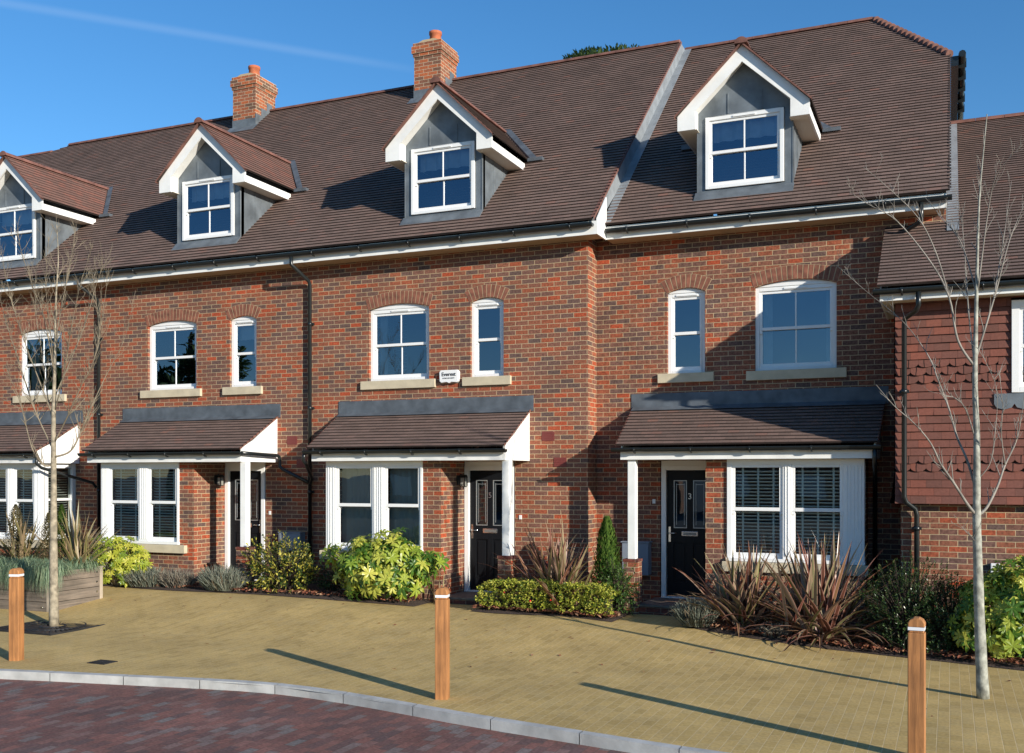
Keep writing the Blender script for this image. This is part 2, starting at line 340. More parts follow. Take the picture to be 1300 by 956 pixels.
for i in range(3): mb.poly([(gx[i], -900, -.18), (gx[i + 1], -900, -.18), (gx[i + 1], 900, -.18), (gx[i], 900, -.18)])
tag(mb.build('ground', GROUNDM), kind='structure')
mb = MB()
for i in range(len(xs) - 1):
    a, b = xs[i], xs[i + 1]
    mb.poly([(a, -20, -.09), (b, -20, -.09), (b, ky(b) - .09, -.09), (a, ky(a) - .09, -.09)])
tag(mb.build('road', ROADM, weld=True), kind='structure')
mb = MB()
def K(x, dy, z): return (x, ky(x) + dy, z)
x = -30.0
while x < 20:
    for h in (0, 1):
        a = x + h * .45 + (.004 if h == 0 else 0); b = x + h * .45 + .45 - (.004 if h else 0)
        mb.poly([K(a, -.10, .004), K(b, -.10, .004), K(b, .0, .006), K(a, .0, .006)])
        mb.poly([K(a, -.10, -.12), K(b, -.10, -.12), K(b, -.10, .004), K(a, -.10, .004)])
    mb.poly([K(x, -.098, -.01), K(x + .9, -.098, -.01), K(x + .9, .0, -.006), K(x, .0, -.006)])
    x += .9
tag(mb.build('kerb', CONC), kind='structure')
# planting beds
def bed(x0, x1, fy, by, n=40):
    mb = MB(); g = []
    for i in range(n + 1):
        x = x0 + (x1 - x0) * i / n; col = []
        yf, yb = fy(x), by
        for j in range(9):
            t = j / 8; y = yf + (yb - yf) * t; e = min(t, 1) * 5; e = min(1, e) * min(1, min(i, n - i) / 1.5)
            col.append((x, y, zg(x, y) + .006 + .045 * e + .02 * e * noise.noise(Vector((x * 4, y * 4, 0)))))
        g.append(col)
    for i in range(n):
        for j in range(8): mb.poly([g[i][j], g[i + 1][j], g[i + 1][j + 1], g[i][j + 1]], sm=True)
    tag(mb.build('planting_bed', SOIL, weld=True), kind='structure')
BEDC_X = [1.9, 2.3, 2.95, 3.6, 4.35, 5.25, 6.1, 9, 12]; BEDC_Y = [-1.5, -1.72, -1.95, -2.05, -2.12, -2.36, -2.62, -3.3, -3.6]
bedC = lambda x: lerp(BEDC_X, BEDC_Y, x)
bed(-15.5, -2.3, lambda x: -1.55 + .05 * math.sin(x * 2), -.02, 80)
bed(-1.32, .92, lambda x: -1.55 + .07 * math.sin(x * 3 + 1), -.02)
bed(1.95, 8.5, bedC, -.3, 60)
def litter(name, fn, n, label, cat):
    mb = MB()
    for _ in range(n):
        x, y = fn(); s = random.uniform(.018, .05); z = zg(x, y) + .055 + random.uniform(0, .03)
        q = Matrix.Rotation(random.uniform(0, 6.28), 4, 'Z') @ Matrix.Rotation(random.uniform(-.7, .7), 4, 'X') @ Matrix.Rotation(random.uniform(-.7, .7), 4, 'Y')
        c = Vector((x, y, z)); mb.poly([c + q @ Vector(v) for v in ((-s, 0, 0), (-.2 * s, -.5 * s, .01), (s, 0, .004), (-.1 * s, .5 * s, .006))])
    tag(mb.build(name, LF_LITTER), kind='stuff')
def inbed():
    k = random.random()
    if k < .3: x = random.uniform(-7.5, -2.4); return x, random.uniform(-1.5, -1.0)
    if k < .6: x = random.uniform(-1.28, .9); return x, random.uniform(-1.52, -1.15)
    x = random.uniform(2.0, 6.5); y0 = bedC(x); return x, random.uniform(y0 + .03, y0 + .5)
litter('fallen_leaves', inbed, 3600, '', '')
mb = MB()
for _ in range(90):      # a few strays on the blocks
    x, y = random.uniform(-8, 6), random.triangular(-6.2, -1.7, -2.0); s_ = random.uniform(.012, .035); c = Vector((x, y, zg(x, y) + .008)); a = random.uniform(0, 6.28)
    if y > bedC(x) - .05 and x > 1.9: continue
    u = Vector((math.cos(a), math.sin(a), .15)) * s_; v = Vector((-math.sin(a), math.cos(a), .1)) * s_ * .5
    mb.poly([c - u, c - v, c + u, c + v + Vector((0, 0, .006))])
tag(mb.build('fallen_leaves', LF_LITTER), kind='stuff')

# ------------------------------------------------------------------ tiled slopes
def slope(mb, O, V, length, left, right, gauge=.108, t=.020, mi=0, ei=1, U=Vector((1, 0, 0)), seg=.5, jit=.0015, rnd=None):
    O = Vector(O); V = Vector(V).normalized(); U = Vector(U).normalized(); N = U.cross(V).normalized()
    if N.z < 0 and abs(N.z) > .01: N = -N
    rnd = rnd or random
    n = int(math.ceil(length / gauge - 1e-6))
    for i in range(n):
        v0 = i * gauge; v1 = min(length, v0 + gauge)
        a0, b0, a1, b1 = left(v0), right(v0), left(v1), right(v1)
        if b0 - a0 < .01: continue
        if b1 < a1: b1 = a1 = (a1 + b1) / 2
        k = max(1, int((b0 - a0) / seg)); js = [rnd.uniform(0, jit) for _ in range(k)]
        for s in range(k):
            f0, f1 = s / k, (s + 1) / k
            p = lambda f, v, a, b, h: O + U * (a + (b - a) * f) + V * v + N * h
            h = t + js[s]
            q = [p(f0, v0, a0, b0, h), p(f1, v0, a0, b0, h), p(f1, v1, a1, b1, .003), p(f0, v1, a1, b1, .003)]
            uvs = [(a0 + (b0 - a0) * f0, v0 + .0005), (a0 + (b0 - a0) * f1, v0 + .0005), (a1 + (b1 - a1) * f1, v1 - .0005), (a1 + (b1 - a1) * f0, v1 - .0005)]
            mb.poly(q, mi, uvs)
            mb.poly([p(f0, v0, a0, b0, -.004), p(f1, v0, a0, b0, -.004), q[1], q[0]], ei)

# ------------------------------------------------------------------ walls with openings
def arc(x, x0, x1, rise):
    return rise * (1 - ((x - (x0 + x1) / 2) / ((x1 - x0) / 2)) ** 2)
def wall_y(mb, x0, x1, z0, z1, y, ops, rev=.1, mi=0):
    """wall face in plane Y=y looking to -Y, ops = (ax0, ax1, az0, az1, rise)"""
    xsn = {x0, x1}
    for o in ops:
        n = 10 if o[4] else 1
        for i in range(n + 1): xsn.add(round(o[0] + (o[1] - o[0]) * i / n, 5))
    xsn = sorted(xsn)
    for a, b in zip(xsn, xsn[1:]):
        act = sorted([o for o in ops if o[0] <= a + 1e-4 and o[1] >= b - 1e-4], key=lambda o: o[2])
        za = zb = z0
        for o in act:
            mb.poly([(a, y, za), (b, y, zb), (b, y, o[2]), (a, y, o[2])], mi)
            mb.poly([(a, y, o[2]), (b, y, o[2]), (b, y + rev, o[2]), (a, y + rev, o[2])], mi)
            ta, tb = (o[3] + arc(a, o[0], o[1], o[4]), o[3] + arc(b, o[0], o[1], o[4]))
            mb.poly([(a, y, ta), (a, y + rev, ta), (b, y + rev, tb), (b, y, tb)], mi)
            za, zb = ta, tb
        mb.poly([(a, y, za), (b, y, zb), (b, y, z1), (a, y, z1)], mi)
    for o in ops:
        for x in (o[0], o[1]): mb.poly([(x, y, o[2]), (x, y + rev, o[2]), (x, y + rev, o[3]), (x, y, o[3])], mi)

def sash(root, name, x0, x1, z0, z1, y, rise=0, bar=1, sill=None, arch=False, frame=.06, curt=None, blind=False, vent=True, wide=None):
    """a sliding sash window in plane Y=y (front of its frame)"""
    fr = MB(); f = frame
    fr.box(x0, x0 + f, y, y + .09, z0, z1); fr.box(x1 - f, x1, y, y + .09, z0, z1)
    fr.box(x0 + f, x1 - f, y, y + .09, z0, z0 + f * .8); fr.box(x0 + f, x1 - f, y, y + .09, z1 - f, z1)
    if rise:
        pts = [(x0, z1 + .001), (x1, z1 + .001)] + [(x1 - (x1 - x0) * i / 12, z1 + .001 + arc(x1 - (x1 - x0) * i / 12, x0, x1, rise)) for i in range(13)][0:13]
        fr.prism(pts, 'y', y - .012, y + .06)
    w = fr.build(name, WHITE, root, bevel=.004)
    if vent: v = MB(); v.box((x0 + x1) / 2 - .17, (x0 + x1) / 2 + .17, y - .014, y - .001, z1 - f * .75, z1 - f * .35); v.build('trickle_vent', WHITE, w)
    zm = (z0 + z1) / 2; xm = (x0 + x1) / 2
    for k, (a, b, yy) in enumerate(((zm - .02, z1 - f, y + .02), (z0 + f * .8, zm + .02, y + .052))):
        s = MB(); q = .042
        s.box(x0 + f, x0 + f + q, yy, yy + .03, a, b); s.box(x1 - f - q, x1 - f, yy, yy + .03, a, b)
        s.box(x0 + f + q, x1 - f - q, yy, yy + .03, b - (.042 if k == 0 else .04), b); s.box(x0 + f + q, x1 - f - q, yy, yy + .03, a, a + (.045 if k == 0 else .06))
        if bar: s.box(xm - .011, xm + .011, yy + .004, yy + .026, a + .03, b - .03)
        if k == 0:
            for hx in (x0 + f, x1 - f - q): s.box(hx + .002, hx + q - .002, yy + .004, yy + .026, a - .05, a)
        so = s.build('sash', WHITE, w, bevel=.003)
        p = MB(); p.poly([(x0 + f + .02, yy + .016, a + .02), (x1 - f - .02, yy + .016, a + .02), (x1 - f - .02, yy + .016, b - .02), (x0 + f + .02, yy + .016, b - .02)])
        p.build('pane', GLASS, w)
    if curt:
        for (a, b, c0, c1) in curt:
            c = MB(); n = 14
            for i in range(n):
                u0, u1 = a + (b - a) * i / n, a + (b - a) * (i + 1) / n
                d0 = .03 * math.sin(i * 2.1); d1 = .03 * math.sin((i + 1) * 2.1)
                X0, X1 = x0 + (x1 - x0) * u0, x0 + (x1 - x0) * u1; Z0, Z1 = z0 + (z1 - z0) * c0, z0 + (z1 - z0) * c1
                c.poly([(X0, y + .16 + d0, Z0), (X1, y + .16 + d1, Z0), (X1, y + .16 + d1, Z1), (X0, y + .16 + d0, Z1)])
            c.build('curtain', CURT, w)
    if blind:
        c = MB(); n = int((z1 - z0 - .1) / .055)
        for i in range(n):
            z = z0 + .06 + i * .055
            c.poly([(x0 + f, y + .12, z - .014), (x1 - f, y + .12, z - .014), (x1 - f, y + .155, z + .016), (x0 + f, y + .155, z + .016)])
        for u in (.22, .78): c.box(x0 + (x1 - x0) * u - .012, x0 + (x1 - x0) * u + .012, y + .112, y + .116, z0 + .05, z1 - .05)
        c.build('blind', BLINDM, w)
    if sill:
        s = MB(); s.box(sill[0], sill[1], sill[4] - .055, sill[4] + .1, sill[2], sill[3]); s.build('sill', STONE, w, bevel=.006)
    if arch is not False:
        # gauged brick arch: radial bricks in a pale mortar band, a hair proud of the wall
        a = MB(); yw = arch; W2 = (x1 - x0) / 2; rr = (W2 * W2 + rise * rise) / (2 * rise); zc = z1 + rise - rr; half = math.asin(min(1, W2 / rr)) * 1.03
        ra, rb = rr + .004, rr + .215
        n = max(7, int(round(2 * half * (ra + .1) / .078)))
        P = lambda r_, t_: (xm + r_ * math.sin(t_), zc + r_ * math.cos(t_))
        for i in range(n):
            t0 = -half + 2 * half * i / n; t1 = t0 + 2 * half / n; g = .0065 / rr
            a.poly([(P(ra, t0)[0], yw - .002, P(ra, t0)[1]), (P(ra, t1)[0], yw - .002, P(ra, t1)[1]), (P(rb, t1)[0], yw - .002, P(rb, t1)[1]), (P(rb, t0)[0], yw - .002, P(rb, t0)[1])], 0)
            e = [P(ra + .003, t0 + g), P(ra + .003, t1 - g), P(rb - .004, t1 - g), P(rb - .004, t0 + g)]
            a.prism(e, 'y', yw - .0055, yw - .001, 1)
        a.build('brick_arch', [MORTAR, VOUS], w)
    return w

def text(s, size, mat, loc, rot, parent, name, ext=.002, al='CENTER'):
    cu = bpy.data.curves.new(name, 'FONT'); cu.body = s; cu.size = size; cu.extrude = ext; cu.align_x = al; cu.align_y = 'CENTER'; cu.offset = size * .012
    t = bpy.data.objects.new('tmp', cu); COL.objects.link(t); dg = bpy.context.evaluated_depsgraph_get(); dg.update()
    me = bpy.data.meshes.new_from_object(t.evaluated_get(dg)); bpy.data.objects.remove(t)
    me.materials.clear(); me.materials.append(mat); me.name = name
    o = bpy.data.objects.new(name, me); COL.objects.link(o); o.parent = parent
    root = parent
    while root.parent: root = root.parent
    o.location = Vector(loc) - Vector(root.location); o.rotation_euler = rot
    return o

PITCH = math.atan(.87); VR = Vector((0, math.cos(PITCH), math.sin(PITCH)))
EY, EZ, RY, RZ = -.42, 6.165, 5.24, 11.09          # eave edge and ridge, relative to the wall plane
def roof_z(y): return EZ + .87 * (y - EY)
RL = (RY - EY) / math.cos(PITCH)

def ridge_run(mb, x0, x1, y, z, r=.11, seg=.45, dirv=None):
    n = max(1, int(round((x1 - x0) / seg)))
    for i in range(n):
        a = x0 + (x1 - x0) * i / n; b = x0 + (x1 - x0) * (i + 1) / n - .006
        pr = [(y + r * math.cos(t), z - .035 + r * .75 * math.sin(t)) for t in [math.pi * k / 8 for k in range(9)]]
        mb.prism(pr, 'x', a, b)

def gutter(name, x0, x1, y, z, root, r=.056, step=.95, fy=None):
    mb = MB(); n = 10
    for a, b in ((x0, x1),):
        pr = [(y + r * math.cos(math.pi + math.pi * k / n), z + r * math.sin(math.pi + math.pi * k / n)) for k in range(n + 1)]
        pr2 = [(y + (r - .006) * math.cos(math.pi + math.pi * k / n), z + (r - .006) * math.sin(math.pi + math.pi * k / n)) for k in range(n + 1)]
        for k in range(n):
            mb.poly([(a, *pr[k]), (b, *pr[k]), (b, *pr[k + 1]), (a, *pr[k + 1])], sm=True)
            mb.poly([(a, *pr2[k]), (b, *pr2[k]), (b, *pr2[k + 1]), (a, *pr2[k + 1])], sm=True)
        mb.poly([(a, *p) for p in pr]); mb.poly([(b, *p) for p in pr])
        mb.box(a, b, y - r - .004, y - r + .006, z - .004, z + .010)
    k = x0 + .35
    while k < x1 - .1:
        mb.box(k - .018, k + .018, y - r - .012, y + r + .02, z - .012, z + .014, skip='')
        mb.tube([(k, y - r - .004, z + .004), (k, y - r * .7, z - r * .85), (k, y, z - r - .014), (k, y + r * .8, z - r * .7 - .03)], .013, 6)
        k += step
    return mb.build(name, BLACK, root)

def dormer(root, xc, D, curt=True):
    """pitched dormer, centre xc, wall plane at D"""
    yf = D + .06; hw = .73; zb = 6.42; zt = 7.62
    c = MB()
    # front wall around the window + gable
    c.box(xc - hw, xc - .61, yf, yf + .12, zb, zt); c.box(xc + .61, xc + hw, yf, yf + .12, zb, zt)
    c.box(xc - .61, xc + .61, yf, yf + .12, zb, 6.66)
    c.prism([(xc - hw, zt), (xc - .61, zt), (xc - .61, 7.80), (xc + .61, 7.80), (xc + .61, zt), (xc + hw, zt), (xc + hw, 7.89), (xc, 8.60), (xc - hw, 7.89)], 'y', yf, yf + .1)
    for s in (-1, 1):
        x = xc + s * hw; ye = D + (zt + .3 - EZ) / .87 + EY; y0 = yf + .001
        c.prism([(y0, roof_z(y0 - D) - .02), (y0, zt + .28), (ye, zt + .28)], 'x', x - .02 * (s > 0), x + .02 * (s < 0))
        c.box(x - .006, x + .006, yf - .01, yf + .03, zb, zt)          # rolled lead corners
    for u in (-.25, .27): c.box(xc + u - .008, xc + u + .008, yf - .012, yf, 7.82, 8.36 - abs(u) * .9)
    for s in (-1, 1):
        for yy in (.5, .95): c.box(xc + s * hw - .008, xc + s * hw + .008, D + yy, D + yy + .02, roof_z(yy) + .01, zt)
    d = c.build('dormer', LEAD, root)
    fl = MB()
    fl.prism([(yf + .01, roof_z(.06) + .05), (yf - .012, roof_z(.06) + .05), (yf - .15, roof_z(-.09) + .028), (yf - .15, roof_z(-.09) + .012)], 'x', xc - hw - .03, xc + hw + .02)
    fl.build('lead_apron', LEAD, d)
    tilt = .9
    rf = MB(); ze, zr = 7.80, 8.80; ho = 1.02; yb = D - .2
    dl = math.hypot(ho, zr - ze); vx = Vector((ho, 0, zr - ze)) / dl
    for s in (-1, 1):
        V = Vector((-s * ho, 0, zr - ze)).normalized()
        O = Vector((xc + s * ho, yb, ze))
        # course direction along +Y ; the back end follows the main roof
        def end(v, s=s): z = ze + v * (zr - ze) / dl; return D + EY + (z + .02 - EZ) / .87 - yb
        slope(rf, O, V, dl, lambda v: 0, lambda v: end(v) + .02, U=Vector((0, 1, 0)), gauge=.108, t=.014, seg=.4)
        # underside
        z1 = ze - .03
        rf.poly([(xc + s * ho, yb, ze - .02), (xc + s * ho, yb + end(0), ze - .02), (xc, yb + end(dl), zr - .02), (xc, yb, zr - .02)], 1)
        th_ = Vector((0, 0, .030)); a_, b_ = Vector((xc + s * (ho + .02), yb - .012, ze - .035)), Vector((xc, yb - .012, zr - .035)); bk = Vector((0, .08, 0))
        rf.poly([a_, b_, b_ + th_, a_ + th_], 2); rf.poly([a_, b_, b_ + bk, a_ + bk], 2); rf.poly([a_ + th_, b_ + th_, b_ + th_ + bk, a_ + th_ + bk], 2)
    rf.build('dormer_roof', [DTILE, TILE_EDGE, RIDGE], d)
    rg = MB(); n = 7; ye = D + EY + (zr - EZ) / .87 + .05
    for i in range(n):
        a = yb - .02 + (ye - yb) * i / n; b = yb - .02 + (ye - yb) * (i + 1) / n - .006
        rg.prism([(xc + .10 * math.cos(t), zr - .04 + .085 * math.sin(t)) for t in [math.pi * k / 8 for k in range(9)]], 'y', a, b)
    rg.prism([(xc + .1 * math.cos(t), zr - .035 + .095 * math.sin(t)) for t in [math.pi * k / 8 for k in range(9)]], 'y', yb - .035, yb - .02, 0)
    rg.build('ridge_tiles', RIDGE, d)
    # valley lead
    vl = MB()
    for s in (-1, 1):
        pA = Vector((xc + s * (ho + .03), D + EY + (ze - EZ) / .87 - .02, ze)); pB = Vector((xc, D + EY + (zr - EZ) / .87 + .06, zr + .03))
        w_ = Vector((s * .13, 0, 0)); up = Vector((0, -.02, .03))
        vl.poly([pA + up, pA + w_ + up, pB + w_ + up, pB + up]); 
        vl.poly([pA + up, pB + up, pB + Vector((0, -.02, -.06)), pA + Vector((0, -.02, -.04))])
        vl.box(min(xc + s * ho, xc + s * (ho + .28)), max(xc + s * ho, xc + s * (ho + .28)), pA.y - .1, pA.y + .03, ze - .04, ze + .02)
    vl.build('valley_lead', LEAD_DK, d)
    # bargeboards with box ends, soffit
    bb = MB(); yB = yb + .055
    def Z(x): return zr - .015 - abs(x - xc) * (zr - ze) / ho
    dz = .23
    for s in (-1, 1):
        X = lambda t: xc + s * t
        pts = [(X(0), Z(xc)), (X(ho - .02), Z(X(ho - .02))), (X(ho - .02), 7.575), (X(.72), 7.575), (X(.72), Z(X(.72)) - dz), (X(0), Z(xc) - dz - .04)]
        bb.prism(pts, 'y', yB, yB + .03)
        # side fascia along the eave
        bb.box(min(X(ho - .02), X(ho - .05)), max(X(ho - .02), X(ho - .05)), yB + .031, D + EY + (7.60 - EZ) / .87 + .04, 7.575, 7.70)
        # sloping white soffit of the overhang
        bb.poly([(X(.0), yB + .03, Z(xc) - dz + .02), (X(.74), yB + .03, Z(X(.74)) - dz + .02), (X(.74), yf - .002, Z(X(.74)) - dz + .02), (X(.0), yf - .002, Z(xc) - dz + .02)])
        bb.poly([(X(.72), yB + .03, 7.58), (X(.72), yf, 7.58), (X(.72), yf, 8.1), (X(.72), yB + .03, 8.1)])
    bb.build('bargeboard', WHITE_P, d)
    for s in (-1, 1):
        sf = MB(); a, b = sorted((xc + s * .70, xc + s * (ho - .05)))
        sf.box(a, b, yB + .031, D + EY + (7.6 - EZ) / .87 + .03, 7.578, 7.588)
        sf.build('soffit', CREAM_SOFFIT, d)
    w = sash(d, 'dormer_window', xc - .6, xc + .6, 6.67, 7.79, yf - .03, curt=[(.08, .92, .68, .97)] if curt else None, vent=True)
    ws = MB(); ws.box(xc - .63, xc + .63, yf - .06, yf + .02, 6.645, 6.67); ws.build('window_board', WHITE, w) if False else None
    return d

def chimney(root, xc, D, label=None):
    x0, x1 = xc - .33, xc + .33; y0, y1 = D + 4.6, D + 5.38
    c = MB(); zb = roof_z(4.6) - .3
    c.box(x0, x1, y0, y1, zb, 11.47); c.box(x0 - .02, x1 + .02, y0 - .02, y1 + .02, 11.47, 11.545)
    c.box(x0 - .045, x1 + .045, y0 - .045, y1 + .045, 11.545, 11.70); c.box(x0 - .02, x1 + .02, y0 - .02, y1 + .02, 11.70, 11.775)
    ch = c.build('chimney', BRICK_RED, root)
    f = MB(); f.box(x0 - .01, x1 + .01, y0 - .01, y0 + .02, zb, roof_z(4.6) + .2)
    for i in range(3):
        y = y0 + i * .22
        f.box(x1 - .01, x1 + .012, y, min(y + .22, RY + D), zb, roof_z(y - D + .2) + .13)
        f.box(x0 - .012, x0 + .01, y, min(y + .22, RY + D), zb, roof_z(y - D + .2) + .13)
    f.poly([(x0 - .08, y0 - .2, roof_z(4.4) + .03), (x1 + .08, y0 - .2, roof_z(4.4) + .03), (x1 + .08, y0, roof_z(4.6) + .04), (x0 - .08, y0, roof_z(4.6) + .04)])
    f.build('lead_flashing', LEAD, ch)
    m = MB(); m.prism([(x0, 11.776), (x1, 11.776), (xc + .14, 11.85), (xc - .14, 11.85)], 'y', y0 + .05, y1 - .05); m.build('flaunching', MORTAR, ch)
    p = MB(); p.lathe((xc, (y0 + y1) / 2, 11.80), [(.15, 0), (.125, .26), (.145, .27), (.145, .33), (.115, .335), (.10, .1)], 20); p.build('chimney_pot', TERRA, ch)

def door(root, x0, x1, y, z0, num, hand):
    """frame between x0 and x1; hand=-1: handle on the left"""
    z1 = z0 + 2.07; f = .075
    fr = MB(); fr.box(x0, x0 + f, y - .03, y + .07, z0, z1); fr.box(x1 - f, x1, y - .03, y + .07, z0, z1); fr.box(x0 + f, x1 - f, y - .03, y + .07, z1 - f, z1); fr.box(x0 - .0, x1, y - .05, y + .07, z0 - .03, z0)
    fr.box(x0, x1, y - .02, y + .07, z1, 2.43)
    d = MB(); a, b = x0 + f, x1 - f; yl = y + .03; w = b - a; mid = (a + b) / 2
    lp = (a + .12 * w / .8, mid - .05); rp = (mid + .05, b - .12 * w / .8)
    # stiles and rails around sunk panels
    zs = [z0 + .003, z0 + .22, z0 + .85, z0 + 1.08, z1 - f - .16, z1 - f - .003]
    for u0, u1 in ((a + .003, lp[0]), (lp[1], rp[0]), (rp[1], b - .003)): d.box(u0, u1, yl, yl + .04, zs[0], zs[5])
    for u0, u1 in (lp, rp):
        d.box(u0, u1, yl, yl + .04, zs[0], zs[1]); d.box(u0, u1, yl, yl + .04, zs[2], zs[3]); d.box(u0, u1, yl, yl + .04, zs[4], zs[5])
        d.box(u0, u1, yl + .018, yl + .04, zs[1], zs[2])
        d.box(u0 + .035, u1 - .035, yl + .006, yl + .02, zs[1] + .035, zs[2] - .035)
    do = d.build('door', DOORM, root, bevel=.003)
    fr.build('door_frame', WHITE, do, bevel=.003)
    for u0, u1 in (lp, rp):
        g = MB(); g.poly([(u0, yl + .016, zs[3]), (u1, yl + .016, zs[3]), (u1, yl + .016, zs[4]), (u0, yl + .016, zs[4])]); g.build('glass_panel', GLASS_D, do)
        e = MB(); t = .012
        e.box(u0, u0 + t, yl + .003, yl + .016, zs[3], zs[4]); e.box(u1 - t, u1, yl + .003, yl + .016, zs[3], zs[4]); e.box(u0 + t, u1 - t, yl + .003, yl + .016, zs[3], zs[3] + t); e.box(u0 + t, u1 - t, yl + .003, yl + .016, zs[4] - t, zs[4])
        e.box(u0 + .04, u0 + .046, yl + .010, yl + .0155, zs[3] + .05, zs[4] - .05); e.box(u1 - .046, u1 - .04, yl + .010, yl + .0155, zs[3] + .05, zs[4] - .05)
        e.box(u0 + .047, u1 - .047, yl + .010, yl + .0155, zs[4] - .07, zs[4] - .063)
        e.build('glazing_bead', M_BEAD, do)
    l = MB(); l.box(mid - .13, mid + .13, yl - .012, yl - .001, z0 + .955, z0 + 1.03); l.build('letter_plate', CHROME, do, bevel=.004)
    l2 = MB(); l2.box(mid - .10, mid + .10, yl - .016, yl - .0125, z0 + .972, z0 + 1.012); l2.build('letter_flap', M_GREY, do)
    hx = a + .05 if hand < 0 else b - .05
    h = MB(); h.box(hx - .017, hx + .017, yl - .012, yl - .001, z0 + .86, z0 + 1.10); s = 1 if hand < 0 else -1
    h.tube([(hx, yl - .012, z0 + 1.0), (hx, yl - .05, z0 + 1.0), (hx + s * .03, yl - .055, z0 + 1.0), (hx + s * .12, yl - .05, z0 + 1.0)], .009, 8)
    h.build('door_handle', CHROME, do)
    if num: text(num, .13, CHROME, (mid, yl - .004, z0 + 1.58), (R(90), 0, 0), do, 'house_number', .003)
    return do
M_BEAD = M('silver_bead', (.45, .47, .46), .3, metal=.6)
M_GREY = M('dull_metal', (.25, .24, .22), .45, metal=.5)

def bay_window(root, x0, x1, z0, z1, y, pil, mulls, blind, wide_left=True):
    """paired sashes in a panelled white surround; mulls = list of (sash x0, sash x1)"""
    f = MB(); yf = y
    edges = [x0] + [e for m_ in mulls for e in m_] + [x1]
    for a, b in zip(edges[0::2], edges[1::2]):
        if b - a > .004:
            f.box(a, b, yf, yf + .12, z0 + .05, z1 - .075)
            if b - a > .1:      # flutes
                n = int((b - a) / .04)
                for i in range(1, n): xx = a + (b - a) * i / n; f.box(xx - .009, xx + .009, yf - .010, yf, z0 + .09, z1 - .1)
    f.box(x0, x1, yf, yf + .12, z1 - .075, z1); f.box(x0 - .01, x1 + .01, yf - .02, yf + .12, z0, z0 + .05)
    w = f.build('bay_window', WHITE, root, bevel=.004)
    for a, b in mulls:
        zm = z0 + .05 + (z1 - z0 - .125) * .52; q = .05
        for k, (p, t, yy) in enumerate(((zm - .02, z1 - .075, yf + .02), (z0 + .05, zm + .02, yf + .055))):
            s = MB(); s.box(a, a + q, yy, yy + .03, p, t); s.box(b - q, b, yy, yy + .03, p, t); s.box(a + q, b - q, yy, yy + .03, t - .045, t); s.box(a + q, b - q, yy, yy + .03, p, p + (.05 if k == 0 else .075))
            if k == 0:
                for hx in (a, b - q): s.box(hx + .004, hx + q - .004, yy + .004, yy + .026, p - .05, p)
            s.build('sash', WHITE, w, bevel=.003)
            g = MB(); g.poly([(a + .03, yy + .016, p + .02), (b - .03, yy + .016, p + .02), (b - .03, yy + .016, t - .02), (a + .03, yy + .016, t - .02)]); g.build('pane', GLASS_LO, w)
        if blind:
            c = MB(); n = int((z1 - z0 - .2) / .05)
            for i in range(n):
                z = z0 + .1 + i * .05
                c.poly([(a + .03, yf + .13, z + .010), (b - .03, yf + .13, z + .010), (b - .03, yf + .168, z - .010), (a + .03, yf + .168, z - .010)]); c.box(a + .03, b - .03, yf + .126, yf + .1295, z + .003, z + .015)
            for u in (.2, .5, .8) if blind == 2 else (.25, .75): xx = a + (b - a) * u; c.box(xx - .014, xx + .014, yf + .122, yf + .126, z0 + .08, z1 - .1)
            c.build('blind', BLINDM, w)
        else:
            c = MB(); n = 20
            for i in range(n):
                u0, u1 = a + (b - a) * i / n, a + (b - a) * (i + 1) / n
                c.poly([(u0, yf + .2 + .012 * math.sin(i * 1.7), z0 + .1), (u1, yf + .2 + .012 * math.sin((i + 1) * 1.7), z0 + .1), (u1, yf + .2 + .012 * math.sin((i + 1) * 1.7), z1 - .08), (u0, yf + .2 + .012 * math.sin(i * 1.7), z1 - .08)])
            c.build('net_curtain', NET, w)
    return w
NET = M('net_curtain', (.33, .35, .33), .9)

